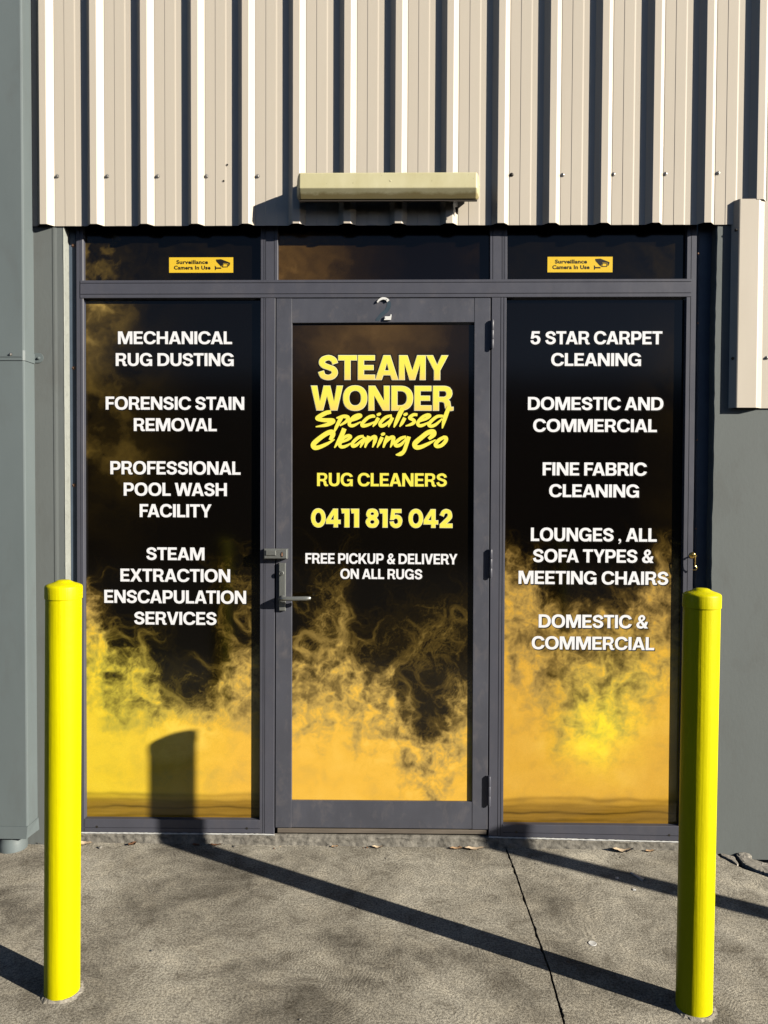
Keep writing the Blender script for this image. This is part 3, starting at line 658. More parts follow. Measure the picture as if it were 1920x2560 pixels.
# beige hat-shaped flashing that covers the cladding's end on the right
hf = thing('metal_flashing', 'beige folded flashing fixed over the right end of the cladding', 'flashing', (at(1870, 760, -.07)[0], -.07, at(1870, 760, -.07)[2]))
zb_ = at(1870, 1019, -.060)[2]
hx = [(wx(1825.5, -.0345, 760), -.0335), (wx(1828, -.036, 760), -.0365), (wx(1844, -.058, 760), -.0590), (wx(1847, -.060, 760), -.0605), (wx(1894, -.0605, 760), -.0605), (wx(1897, -.059, 760), -.0585), (wx(1908, -.042, 760), -.0400), (2.3, -.0400)]
V = [(x, y, zb_) for x, y in hx]+[(x, y, zt_) for x, y in hx]; k = len(hx)
o = mesh('flashing_sheet', V, [(i, i+1, k+i+1, k+i) for i in range(k-1)], M['hat'], hf)
sm = o.modifiers.new('thickness', 'SOLIDIFY'); sm.thickness = .0012; sm.offset = -1
screw(hf, 1840, 575, -.050, 'dark_screw', .004); screw(hf, 1832, 896, -.046, 'dark_screw', .004); screw(hf, 1917, 894.5, -.040, 'screw')

# ------------------------------------------------------------------ downpipe on the left
YD = -.110
dp = thing('downpipe', 'grey painted square downpipe with a strap at the left edge', 'downpipe', (at(30, 1300, YD)[0], YD, 0))
xd = at(61, 1000, YD)[0]; zbp = at(30, 2069, YD)[2]
prf = [(xd-.30, YW+.002), (xd-.30, YD+.006), (xd-.294, YD), (xd-.006, YD), (xd-.0018, YD+.0018), (xd, YD+.006), (xd+.001, YW+.002)]
MB().prism(prf, lambda x, y: (x, y, zbp-.01), lambda x, y: (x, y, ZT)).build('pipe_body', M['pipe'], dp)
za, zb2 = at(30, 876, YD)[2], at(30, 901, YD)[2]
st = MB(); e = .003
st.hexa([(xd-.31, YW, zb2), (xd-.31, YD-e, zb2), (xd-.004, YD-e, zb2), (xd+e, YD+.003, zb2), (xd+e+.001, YW, zb2)], [(xd-.31, YW, za), (xd-.31, YD-e, za), (xd-.004, YD-e, za), (xd+e, YD+.003, za), (xd+e+.001, YW, za)])
stp = st.build('pipe_strap', M['pipe'], dp)
rb = MB(); zm = (za+zb2)/2-.004
rb.hexa([(xd-.30, YD-e-.002, zm-.002), (xd-.30, YD-e+.001, zm-.002), (xd-.006, YD-e+.001, zm-.002), (xd-.006, YD-e-.002, zm-.002)], [(xd-.30, YD-e-.002, zm+.002), (xd-.30, YD-e+.001, zm+.002), (xd-.006, YD-e+.001, zm+.002), (xd-.006, YD-e-.002, zm+.002)])
rb.build('strap_rib', M['pipe'], stp)
screw(stp, 27, 886, YD-e, 'screw', .0045)
lc = at(98, 895, YW); lg = MB(); hh = (za-zb2)/2
pts = [(xd+.002, lc[2]-hh)]+[(lc[0]+hh*.9*math.cos(t), lc[2]+hh*math.sin(t)) for t in np.linspace(-math.pi/2, math.pi/2, 12)]+[(xd+.002, lc[2]+hh)]
lg.hexa([(x, YW, z) for x, z in pts], [(x, YW-.003, z) for x, z in pts]); lug = lg.build('strap_lug', M['pipe'], dp)
screw(lug, 97, 895.5, YW-.003, 'pipe', .0048)
ct, cb = at(30, 2067, YD-.006)[2], at(30, 2097, YD-.006)[2]
co_ = MB(); f2 = .007
co_.hexa([(xd-.32, YW, cb), (xd-.32, YD-f2, cb), (xd-.002, YD-f2, cb), (xd+f2, YW, cb)], [(xd-.31, YW, ct), (xd-.31, YD-f2*.7, ct), (xd+.001, YD-f2*.7, ct), (xd+.004, YW, ct)])
co_.build('outlet_collar', M['pipe'], dp)
pc = at(27, 2110, YD+.045)
MB().lathe((pc[0]+.006, YD+.050, 0.0), (0, 0, 1), [(-.02, .052), (.028, .052), (.033, .050), (.05, .048)], 24).build('pipe_socket', M['pipe'], dp, True)

# ------------------------------------------------------------------ bollards
R0, RC = .0462, .0482
def bollard(base, top, h, label):
    t = thing('bollard', label, 'bollard', (base[0], base[1], 0), 'yellow bollards along the shopfront')
    b = MB(); b.lathe((base[0], base[1], -.03), (0, 0, 1), [(0, R0), (h-.045+.03, R0)], 48); post = b.build('post', M['yellow'], t, True)
    c = MB(); z0 = h-.0508
    c.lathe((base[0], base[1], z0), (0, 0, 1), [(0, R0), (0, RC-.001), (.0012, RC), (.031, RC), (.0345, RC-.0009), (.0368, RC-.003), (.0398, RC*.80), (.0428, RC*.60), (.0458, RC*.46), (.0486, RC*.37), (.0500, RC*.30), (.0507, RC*.18), (.0508, .003)], 48)
    c.build('cap', M['yellow'], t, True)
    w = MB(); q = random.Random(int(abs(base[0])*1000)); V = []; n = 40
    for i in range(n):
        a = 2*math.pi*i/n
        for r, z in ((R0-.003, .0055), (R0+.003, .005+q.uniform(-.002, .001)), (R0+.010+q.uniform(-.004, .004), .0004)): V.append((base[0]+r*math.cos(a), base[1]+r*math.sin(a), z))
    w.add(V, [(i*3+k, i*3+k+1, ((i+1) % n)*3+k+1, ((i+1) % n)*3+k) for i in range(n) for k in (0, 1)]); w.build('mortar_collar', M['rough_concrete'], t)
    t.rotation_euler = (0, math.atan2(top[0]-base[0], h), 0)
    return t
bL = gnd(155, 2507); bR = gnd(1735, 2549)
bL = (at(155.5, 2490, bL[1]+R0)[0], bL[1]+R0); bR = (at(1734.5, 2530, bR[1]+R0)[0], bR[1]+R0)
tL = at(159.5, 1466, bL[1]); tR = at(1755, 1488, bR[1])
hL = at(159, 1449, bL[1])[2]; hR = at(1753, 1470, bR[1])[2]
bollard(bL, tL, hL, 'yellow steel bollard in front of the left window and downpipe')
bollard(bR, tR, hR, 'yellow steel bollard in front of the grey wall on the right')
bollard((2.87, -1.373), (2.87, -1.373), 1.115, 'yellow bollard off to the right whose shadow reaches the right sill')

# ------------------------------------------------------------------ aluminium shopfront
sf = thing('shopfront', 'dark grey aluminium shopfront with printed window sheets either side of the door', 'shopfront', (0, 0, 0))
YB = .050
def bar(name, tl, tr, br, bl, parent, mat, Y0=0.0, grooves=(), d='v', Yb=YB, label=None):
    P = [at(*p, Y0) for p in (tl, tr, br, bl)]
    if d == 'v': a0, a1, b0, b1 = P[3], P[2], P[0], P[1]
    else: a0, a1, b0, b1 = P[3], P[0], P[2], P[1]
    w = math.dist((a0[0], a0[2]), (a1[0], a1[2])); c = .0014/w
    pr = [(0, Yb), (0, Y0+.0014), (c, Y0)]
    for g_ in grooves:
        h = .0011/w; pr += [(g_-h, Y0), (g_-h*.8, Y0+.004), (g_+h*.8, Y0+.004), (g_+h, Y0)]
    pr += [(1-c, Y0), (1, Y0+.0014), (1, Yb)]
    f = lambda A, B: (lambda s, y: (A[0]+(B[0]-A[0])*s, y, A[2]+(B[2]-A[2])*s))
    b = MB(); b.prism(pr, f(a0, a1), f(b0, b1)); return b.build(name, mat, parent, label=label)
fm = M['frame']
bar('jamb', (189.8, 480), (207.2, 480), (211.5, 2083), (194.0, 2080.5), sf, fm, 0, (.55,))
bar('jamb', (1719.5, 480), (1743.6, 480), (1724.0, 2106), (1699.0, 2105), sf, fm, 0, (.44,))
bar('mullion', (651.5, 480), (694.2, 480), (694.2, 702), (651.5, 702), sf, fm, 0, (.19, .29, .80))
bar('mullion', (1225, 480), (1268.2, 480), (1268.2, 700), (1225, 700), sf, fm, 0, (.16, .70, .82))
bar('mullion', (651.5, 742), (688.2, 742), (685.2, 2085.5), (648.5, 2084), sf, fm, 0, (.22, .34))
bar('mullion', (1229.3, 742), (1266.4, 742), (1257.5, 2092), (1221.4, 2091), sf, fm, 0, (.62, .82))
bar('transom', (200.6, 701), (1728.3, 696.8), (1728.3, 742), (200.6, 745.4), sf, fm, -.0022, (.22, .84), 'h')
bar('bottom_rail', (211, 2047.5), (649.5, 2050.5), (649.0, 2083.5), (211, 2081), sf, fm, -.0015, (.36,), 'h')
bar('bottom_rail', (1257, 2061.5), (1700, 2066), (1700, 2103.5), (1257, 2092), sf, fm, -.0015, (.36,), 'h')
for px, py in ((242, 2067), (617, 2071), (1291, 2080), (1673, 2088)):
    c = at(px, py, -.0015); MB().lathe((c[0], -.0012, c[2]), (0, -1, 0), [(0, .0050), (.0008, .0048), (.0009, .003)], 10).build('fixing_screw', M['dark_screw'], sf, True)
# the thin sloping glazing beads round the two side sheets
def bead(corners, parent, Yf, Yg, w):
    # a mitred picture-frame bead whose face leans in from Yf to Yg
    O = [at(*p, Yf) for p in corners]; cxm = sum(p[0] for p in O)/4; czm = sum(p[2] for p in O)/4
    I = [(p[0]+math.copysign(w, cxm-p[0]), p[2]+math.copysign(w, czm-p[2])) for p in O]
    b = MB()
    for i in range(4):
        j = (i+1) % 4
        b.hexa([(O[i][0], Yf, O[i][2]), (I[i][0], Yg, I[i][1]), (O[i][0], Yg+.004, O[i][2])], [(O[j][0], Yf, O[j][2]), (I[j][0], Yg, I[j][1]), (O[j][0], Yg+.004, O[j][2])])
    return b.build('glazing_bead', M['frame'], parent)
YG = .0215
bead([(207.5, 745.6), (651.3, 744.3), (648.4, 2050), (211.6, 2047.6)], sf, .0045, YG+.001, .0022)
bead([(1266.6, 743.4), (1719.2, 742.2), (1699.4, 2066), (1257.8, 2061.6)], sf, .0045, YG+.001, .0022)

# printed sheets
def sheet_grid(name, X, Y, C, Yg, parent, mat, label):
    d = np.stack([(X*U-CX)/FPX, (Y*U-CY)/FPX, np.ones_like(X)], -1) @ CM
    P = CAM+d*((Yg-CAM[1])/d[..., 1])[..., None]; P[..., 1] = Yg
    h, w = X.shape; idx = np.arange(h*w).reshape(h, w)
    Fq = np.stack([idx[1:, :-1], idx[1:, 1:], idx[:-1, 1:], idx[:-1, :-1]], -1).reshape(-1, 4)
    me = bpy.data.meshes.new(name); me.vertices.add(h*w); me.vertices.foreach_set('co', P.astype(np.float32).ravel())
    me.loops.add(Fq.size); me.loops.foreach_set('vertex_index', Fq.ravel().astype(np.int32))
    me.polygons.add(len(Fq)); me.polygons.foreach_set('loop_start', np.arange(0, Fq.size, 4, dtype=np.int32))
    try: me.polygons.foreach_set('loop_total', np.full(len(Fq), 4, dtype=np.int32))
    except Exception: pass
    me.update(); me.validate()
    at_ = me.color_attributes.new('print', 'FLOAT_COLOR', 'POINT')
    at_.data.foreach_set('color', np.concatenate([C, np.ones((h, w, 1))], -1).astype(np.float32).ravel())
    return link(name, me, mat, parent, label)
YGD = .0135
pl = sheet_grid('window_pane', *smoke_panel('left'), YG, sf, M['print'], 'left window sheet printed with lemon smoke on black')
pr = sheet_grid('window_pane', *smoke_panel('right'), YG, sf, M['print'], 'right window sheet printed with orange smoke on black')
def light_panel(kind, st=3.0):
    x0, x1, b = {'left': (182, 568, 3), 'mid': (594, 1064, 5), 'right': (1090, 1492, 7)}[kind]
    X, Y = np.meshgrid(np.arange(x0, x1+st, st), np.arange(440, 612, st))
    wx_ = fbm(X/40, Y/40, 4, b)*30; f = np.clip(.5+1.5*fbm((X+wx_)/38, (Y+wx_)/38, 5, b+4, .6), 0, 1.6)
    if kind == 'left': d = .30*ss(310, 200, X+wx_)*f+.05*f*ss(560, 420, X)
    elif kind == 'mid': d = .33*ss(900, 590, X+wx_)*(.75+.25*f)+.06*f*ss(950, 1060, X)
    else: d = .09*f*ss(1300, 1480, X)+.02*f
    C = ramp(d, GOLD)
    if kind == 'mid': C = C*np.array([1.0, .82, 1.0])
    return X, Y, np.clip(C, 0, 1)
for k_, lb in (('left', 'top light with an olive cloud in its left corner'), ('mid', 'top light over the door in plain dark brown'), ('right', 'top light over the right sheet in near black')):
    sheet_grid('window_pane', *light_panel(k_), YG, sf, M['print'], lb)
# blue-grey flange with rusty rivets, left of the frame, and the bare flange on the right
x0_, x1_ = wx(175, .016), wx(190.5, .012)
fl = MB().box(x0_, x1_+.004, .012, .03, -.0, 2.6).build('wall_flange', M['flange'], sf)
for px, py in ((183.5, 614), (185, 920), (185.5, 1213)):
    c = at(px, py, .012); MB().lathe((c[0], .0125, c[2]), (0, -1, 0), [(0, .0085), (.0006, .0080), (.0008, .0042), (.0035, .0036), (.0042, .001)], 10).build('rivet', M['rust'], fl, True)
x0_, x1_ = wx(1740, .012, 1000), wx(1784, .012, 1000)
fr = MB().box(x0_, x1_+.02, .012, .03, 0, 2.6).build('wall_flange', M['flange'], sf, label='shaded flange right of the frame')
sl = MB(); q = random.Random(3); P1 = []; n_ = 70
for i in range(n_+1):
    y = 560+(1480-560)*i/n_; p = at(1748-(y-560)/1500*15+q.uniform(-.8, .8), y, .0); P1.append((p[0], .004, p[2]))
sl.tube(P1, [.0022+.0012*q.random() for _ in P1], 6); sl.build('sealant_strip', M['frame'], sf, True)
for px, py in ((1747, 633), (1746, 807), (1743.5, 1100), (1741, 1322)):
    c = at(px, py, -.002); MB().lathe((c[0], .003, c[2]), (0, -1, 0), [(0, .0042), (.003, .0034), (.004, .001)], 8).build('rivet', M['rust'], sf, True)
# backing behind door gaps
MB().box(wx(640, .06), wx(1275, .06), .052, .06, 0, 2.25).build('dark_rebate', M['gasket'], sf)
bar('threshold', (694, 2071), (1216, 2076), (1216, 2086), (694, 2082), sf, M['timber'], .004, (), 'h')

# ------------------------------------------------------------------ door
dr = thing('door', 'dark grey aluminium door with a printed glass sheet and lever handle', 'door', (at(955, 2070, 0)[0], 0, at(955, 2070, 0)[2]))
dm = M['door_frame']; YD0 = .0018
bar('stile', (690.6, 739.2), (730.2, 739.2), (729.0, 2068.8), (688.0, 2068.4), dr, dm, YD0, (), 'v', .045)
bar('stile', (1186.2, 737.8), (1226.2, 737.6), (1219.0, 2073.4), (1180.0, 2073.0), dr, dm, YD0, (), 'v', .045)
bar('top_rail', (730.8, 739), (1185.6, 737.9), (1185.6, 805.6), (730.8, 807.5), dr, dm, YD0+.0006, (), 'h', .045)
bar('bottom_rail', (729.6, 2001.5), (1179.6, 2005.0), (1179.4, 2072.8), (729.6, 2068.8), dr, dm, YD0+.0006, (), 'h', .045)
pd = sheet_grid('glass_pane', *smoke_panel('door'), YGD, dr, M['print'], 'door sheet printed with orange smoke on black')
# gaskets
gk = MB()
def gbar(a, b, w):
    A, B = at(*a, .010), at(*b, .010)
    if abs(a[0]-b[0]) < 40: gk.box(min(A[0], B[0])-w/2, max(A[0], B[0])+w/2, .010, .0128, min(A[2], B[2]), max(A[2], B[2]))
    else: gk.box(A[0], B[0], .010, .0128, min(A[2], B[2])-w/2, max(A[2], B[2])+w/2)
gbar((731, 809), (1186, 808), .004)
gk.build('gasket', M['gasket'], dr)
# lever handle set
hd = MB(); Yf = YD0
def pbox(b, x0, x1, y0, y1, d0, d1, c=.0015):
    A, B = at(x0, y1, d0), at(x1, y0, d0); b.box(A[0], B[0], d0, d1, A[2], B[2], c)
pbox(hd, 697.3, 713.6, 1407.6, 1527, Yf-.0135, Yf, .0018); hp = hd.build('handle_plate', M['chrome'], dr)
c = at(703.8, 1433, Yf-.0135); b = MB()
b.lathe((c[0], Yf-.013, c[2]), (0, -1, 0), [(0, .0098), (.006, .0094), (.0078, .0080), (.008, .0066), (.0068, .0060)], 24); cy_ = b.build('lock_cylinder', M['chrome'], hp, True)
b = MB(); b.box(c[0]-.0009, c[0]+.0009, Yf-.0216, Yf-.0195, c[2]-.006, c[2]+.002); b.box(c[0]-.0006, c[0]+.0006, Yf-.0216, Yf-.0195, c[2]+.002, c[2]+.0035); b.build('keyhole', M['hole'], hp)
a = at(703.5, 1496.5, Yf-.045); e_ = at(773, 1492.5, Yf-.050); b = MB(); zz = a[2]
P = catmull([(a[0], Yf-.012, zz), (a[0]+.0005, Yf-.038, zz), (a[0]+.010, Yf-.050, zz), (a[0]+.045, Yf-.053, zz+.001), (e_[0]-.012, Yf-.051, zz+.002), (e_[0]+.003, Yf-.044, zz+.0028)], 5)
b.tube(P, [.0095]*4+[.0090]*6+[.0084]*(len(P)-15)+[.0076]*4+[.006], 14); b.build('lever', M['chrome'], hp, True)
c = at(704, 1497, Yf-.0135); MB().lathe((c[0], Yf-.013, c[2]), (0, -1, 0), [(0, .0115), (.004, .0112), (.005, .0100)], 20).build('lever_rose', M['chrome'], hp, True)
# surface lock above the handle
b = MB(); pbox(b, 659.6, 717.6, 1372.5, 1397.2, -.030, Yf, .003); lk = b.build('rim_lock', M['chrome'], dr)
b = MB(); pbox(b, 664, 689.5, 1376, 1389, -.034, -.029, .002); b.build('lock_bolt_cover', M['chrome'], lk)
for px, py in ((690.8, 1379), (689.8, 1389)):
    c = at(px, py, -.030); MB().lathe((c[0], -.0295, c[2]), (0, -1, 0), [(0, .0014), (.0016, .001)], 8).build('pin', M['steel'], lk, True)
c = at(705.5, 1386, -.030); b = MB()
V1 = [(c[0]+.0048*math.cos(t), c[2]+.0098*math.sin(t)) for t in np.linspace(0, 2*math.pi, 17)[:-1]]
b.hexa([(x, -.0295, z) for x, z in V1], [(x, -.0318, z) for x, z in V1]); b.build('key_slot_rim', M['steel'], lk)
V1 = [(c[0]+.003*math.cos(t), c[2]+.0076*math.sin(t)) for t in np.linspace(0, 2*math.pi, 17)[:-1]]
b = MB(); b.hexa([(x, -.0316, z) for x, z in V1], [(x, -.0322, z) for x, z in V1]); b.build('key_slot', M['rust'], lk)
# hinges
for px, y0, y1 in ((1230.8, 800.5, 871.5), (1227.0, 1374, 1444), (1223.0, 1941.5, 2015)):
    h_ = MB(); A = at(px, y1, -.008); B = at(px, y0, -.008); L = B[2]-A[2]; r = .0058
    for k in range(3): h_.lathe((A[0], -.0075, A[2]+L*k/3+.0006), (0, 0, 1), [(0, r*.94), (.0006, r), (L/3-.0018, r), (L/3-.0012, r*.94)], 14)
    h_.lathe((A[0], -.0075, A[2]-.003), (0, 0, 1), [(0, r*.6), (L+.006, r*.6)], 10)
    h_.box(A[0]-.013, A[0], -.0015, .0016, A[2], B[2], .0006)
    h_.build('hinge', M['frame'], dr, True)
# what is left of the house number: two pieces of the figure and the glue ghost between them
def z2(x, y): return (900+x/13.825, 730+y/13.825)
top_ = band([(595, 355), (660, 280), (760, 225), (850, 222), (930, 258), (975, 312)], [30, 62, 78, 78, 92, 104], 5)
foot = [(865, 840), (1000, 838), (1045, 825), (1058, 775), (1078, 768), (1092, 790), (1085, 850), (1065, 965), (832, 965), (848, 900)]
mid_ = band([(966, 300), (1000, 390), (985, 520), (900, 660), (780, 760), (680, 860), (610, 960), (600, 1000)], [96, 138, 140, 138, 130, 120, 130, 130], 5)
nm = MB(); YN = YD0-.0075
for pl_ in (top_, foot):
    A = [at(*z2(*p), YN) for p in pl_]
    A2 = [(p[0], YN, p[2]) for p in A]; Bk = [(p[0], YD0+.0012, p[2]) for p in A]
    nm.hexa(A2, Bk)
num = nm.build('door_number', M['numeral'], dr, label='broken white figure 2 on the door top rail')
gh = Flat(YD0-.0001)
gh.shape([[z2(*p) for p in mid_]], lambda x, y: (at(x, y, YD0)[0], at(x, y, YD0)[2])); gh.build('glue_mark', M['ghost'], num)
for x, y in ((912, 268), (862, 905)):
    c = at(*z2(x, y), YN); MB().lathe((c[0], YN+.0005, c[2]), (0, -1, 0), [(0, .0021), (.0012, .0018)], 8).build('nail', M['dark_screw'], num)

# ------------------------------------------------------------------ lettering on the sheets
k_ = 720/1659.0
TL = [('white lettering about mechanical rug dusting', [('MECHANICAL', 680, 1337, 66, 139), ('RUG DUSTING', 667, 1348, 191, 265)]),
      ('white lettering about forensic stain removal', [('FORENSIC STAIN', 609, 1407, 442, 517), ('REMOVAL', 771, 1249, 566, 640)]),
      ('white lettering about a professional pool wash', [('PROFESSIONAL', 636, 1386, 814, 890), ('POOL WASH', 713, 1307, 938, 1013), ('FACILITY', 805, 1219, 1061, 1136)]),
      ('white lettering about steam extraction', [('STEAM', 843, 1178, 1310, 1383), ('EXTRACTION', 694, 1326, 1434, 1508), ('ENSCAPULATION', 601, 1418, 1557, 1632), ('SERVICES', 773, 1248, 1681, 1755)])]
TR = [('white lettering about five star carpet cleaning', [('5 STAR CARPET', 290, 1050, 65, 140), ('CLEANING', 410, 929, 191, 265)]),
      ('white lettering reading domestic and commercial', [('DOMESTIC AND', 276, 1056, 444, 519), ('COMMERCIAL', 306, 1019, 571, 645)]),
      ('white lettering about fine fabric cleaning', [('FINE FABRIC', 361, 960, 821, 896), ('CLEANING', 398, 917, 947, 1021)]),
      ('white lettering about lounges sofas and chairs', [('LOUNGES , ALL', 293, 1018, 1198, 1275), ('SOFA TYPES &', 305, 1000, 1321, 1397), ('MEETING CHAIRS', 222, 1085, 1447, 1523)]),
      ('white lettering with an ampersand at the foot of the list', [('DOMESTIC &', 338, 968, 1698, 1774), ('COMMERCIAL', 298, 1004, 1824, 1899)])]
def para(lines, ox, oy, Y, parent, label, mat='white', shadow=True):
    for txt, x0, x1, y0, y1 in lines:
        f = Flat(Y-.0006); s = Flat(Y-.0002)
        put_text(f, txt, ox+x0*k_, ox+x1*k_, oy+y0*k_, oy+y1*k_, Y)
        if shadow: put_text(s, txt, ox+x0*k_, ox+x1*k_, oy+y0*k_, oy+y1*k_, Y, off=(.0026, -.0030), d=2.0)
        f.build('lettering', M[mat], parent, label)
        if shadow: s.build('lettering_shadow', M['lshadow'], parent, 'printed black drop shadow behind the lettering')
for lb, ls in TL: para(ls, 0, 800, YG, pl, lb)
for lb, ls in TR: para(ls, 1200, 800, YG, pr, lb)
para([('RUG CLEANERS', 444, 1192, 882, 958)], 600, 800, YGD, pd, 'yellow lettering about rug cleaners', 'lemon')
para([('FREE PICKUP & DELIVERY', 377, 1252, 1345, 1405), ('ON ALL RUGS', 578, 1050, 1434, 1492)], 600, 800, YGD, pd, 'white lettering about free pickup and delivery')
# outlined title and telephone number
def outlined(lines, ox, oy, k, mat, names, space=27, track=0.0, w=(7.5, 2.6, .9)):
    for txt, x0, x1, y0, y1 in lines:
        B, Wh = Flat(YGD-.0002), Flat(YGD-.0006)
        a = (txt, ox+x0*k, ox+x1*k, oy+y0*k, oy+y1*k, YGD)
        put_text(B, *a, d=w[0], space=space, track=track); put_text(Wh, *a, d=w[1], space=space, track=track)
        B.build('lettering_outline', M['outline_black'], pd, names[1]); Wh.build('lettering_outline', M['outline_white'], pd, names[2])
    for txt, x0, x1, y0, y1 in lines:
        f = Flat(YGD-.0010); put_text(f, txt, ox+x0*k, ox+x1*k, oy+y0*k, oy+y1*k, YGD, d=w[2], space=space, track=track); f.build('lettering', M[mat], pd, names[0])
kz = 390/1659.0
outlined([('STEAMY', 158, 1525, 82, 335), ('WONDER', 80, 1585, 407, 660)], 760, 870, kz, 'title', ('yellow title lettering fading to orange', 'black edge of the title', 'white line round the title'), track=2.0)
kd = 400/1659.0
outlined([('0411 815 042', 76, 1538, 470, 655)], 760, 1160, kd, 'lemon', ('yellow telephone number', 'black edge of the number', 'white line round the number'), space=30, track=3.0, w=(6.5, 2.7, 1.0))
# brush script
STK = [
 ([(288, 680), (232, 692), (150, 738), (150, 756), (220, 768), (300, 770), (306, 786), (240, 818), (125, 838)], [30, 36, 36, 32, 34, 36, 36, 30, 8]),
 ([(398, 738), (370, 790), (340, 850), (316, 908)], [34, 32, 26, 8]), ([(345, 746), (420, 728), (470, 740), (448, 782), (380, 826)], [12, 30, 30, 26, 12]),
 ([(490, 778), (560, 752), (604, 724), (580, 712), (525, 735), (484, 790), (490, 822), (530, 824), (606, 784)], [16, 24, 26, 26, 26, 28, 28, 24, 8]),
 ([(742, 742), (735, 724), (680, 742), (622, 800), (628, 828), (690, 815), (772, 776)], [26, 28, 28, 30, 30, 24, 8]),
 ([(792, 742), (762, 795), (732, 838)], [30, 28, 8]), ([(774, 714), (796, 706), (818, 696)], [16, 26, 14]),
 ([(935, 718), (870, 738), (812, 795), (820, 828), (866, 814), (928, 758)], [20, 28, 28, 30, 26, 12]), ([(942, 738), (916, 788), (898, 842)], [30, 30, 8]),
 ([(1052, 634), (1012, 716), (975, 800), (956, 846)], [40, 38, 28, 8]), ([(1072, 742), (1044, 796), (1016, 838)], [30, 28, 8]), ([(1058, 714), (1080, 706), (1102, 696)], [16, 26, 14]),
 ([(1206, 712), (1165, 710), (1122, 742), (1160, 764), (1174, 786), (1140, 812), (1080, 830)], [22, 26, 26, 28, 28, 24, 8]),
 ([(1228, 780), (1300, 752), (1338, 722), (1312, 712), (1256, 738), (1212, 792), (1222, 824), (1268, 820), (1352, 776)], [16, 24, 26, 26, 26, 28, 28, 24, 8]),
 ([(1482, 726), (1420, 728), (1362, 770), (1328, 812), (1352, 832), (1404, 812), (1470, 752)], [22, 26, 28, 30, 28, 24, 12]), ([(1545, 618), (1518, 690), (1488, 780), (1470, 856)], [30, 36, 32, 8]),
 ([(278, 980), (305, 928), (298, 896), (245, 908), (165, 962), (102, 1022), (112, 1058), (160, 1056), (245, 1020), (326, 972)], [26, 42, 44, 40, 40, 42, 40, 34, 26, 8]),
 ([(430, 856), (402, 926), (356, 1010), (324, 1062)], [38, 38, 26, 8]),
 ([(400, 1002), (460, 976), (496, 946), (470, 932), (415, 962), (382, 1022), (394, 1050), (440, 1046), (514, 1006)], [16, 24, 26, 26, 26, 28, 28, 24, 8]),
 ([(636, 938), (580, 952), (522, 1005), (520, 1042), (562, 1030), (622, 972)], [20, 28, 28, 30, 26, 12]), ([(652, 948), (626, 1000), (598, 1060)], [30, 30, 8]),
 ([(690, 936), (670, 996), (648, 1060)], [30, 28, 14]), ([(662, 1024), (720, 958), (758, 948), (752, 996), (728, 1058)], [10, 28, 32, 30, 8]),
 ([(832, 948), (806, 1002), (778, 1060)], [30, 28, 8]), ([(820, 926), (842, 916), (862, 908)], [16, 26, 14]),
 ([(890, 936), (866, 996), (843, 1060)], [30, 28, 14]), ([(862, 1018), (912, 960), (950, 952), (944, 996), (918, 1058)], [10, 28, 32, 30, 8]),
 ([(1086, 944), (1030, 962), (972, 1012), (984, 1040), (1034, 1024), (1088, 962)], [20, 28, 28, 30, 26, 12]), ([(1116, 942), (1092, 1018), (1062, 1098), (1024, 1128), (976, 1136)], [34, 32, 32, 34, 8]),
 ([(1326, 968), (1376, 922), (1372, 892), (1316, 902), (1244, 956), (1180, 1015), (1190, 1054), (1240, 1054), (1322, 1018), (1400, 976)], [26, 42, 44, 40, 40, 42, 40, 34, 26, 8]),
 ([(1490, 950), (1440, 976), (1400, 1020), (1412, 1046), (1462, 1036), (1506, 990), (1510, 956), (1478, 948)], [28, 30, 32, 30, 30, 32, 30, 26])]
sc_ = MB()
for i, (pts, ws) in enumerate(STK):
    Q = np.array(catmull(pts, 6)); Wd = np.array(catmull([(w_*1.22+2, 0) for w_ in ws], 6))[:, 0]
    T = np.gradient(Q, axis=0); T /= np.linalg.norm(T, axis=1)[:, None]+1e-9; Nn = np.stack([-T[:, 1], T[:, 0]], 1); nq = len(Q); V = []
    for j in range(nq):
        yy = YGD-.0018-i*3e-5-j*4e-6
        for s in (1, -1):
            p = Q[j]+Nn[j]*Wd[j]*.5*s; w3 = at(760+p[0]*kz, 870+p[1]*kz, YGD); V.append((w3[0], yy, w3[2]))
    sc_.add(V, [(2*j, 2*j+1, 2*j+3, 2*j+2) for j in range(nq-1)])
me = bpy.data.meshes.new('lettering'); me.from_pydata(sc_.V, [], sc_.F); me.update(); link('lettering', me, M['lemon'], pd, 'yellow brush script under the title')

# ------------------------------------------------------------------ surveillance stickers
def word(body, x, z, ww, hh, y, mat, parent, off=.034):
    c = bpy.data.curves.new('lettering', 'FONT'); c.body = body; c.size = 1; c.offset = off; c.resolution_u = 3; c.space_character = 1.06
    o = bpy.data.objects.new('lettering', c); COL.objects.link(o); dg = bpy.context.evaluated_depsgraph_get()
    me = bpy.data.meshes.new_from_object(o.evaluated_get(dg)); bpy.data.objects.remove(o); bpy.data.curves.remove(c)
    xs_ = [v.co.x for v in me.vertices]; ys_ = [v.co.y for v in me.vertices]; x0, x1, y0, y1 = min(xs_), max(xs_), min(ys_), max(ys_)
    for v in me.vertices: v.co = Vector((x+(v.co.x-(x0+x1)/2)/(x1-x0)*ww, y, z+(v.co.y-y0)/(y1-y0)*hh))
    me.name = 'lettering'; me.materials.clear(); return link('lettering', me, M[mat], parent)
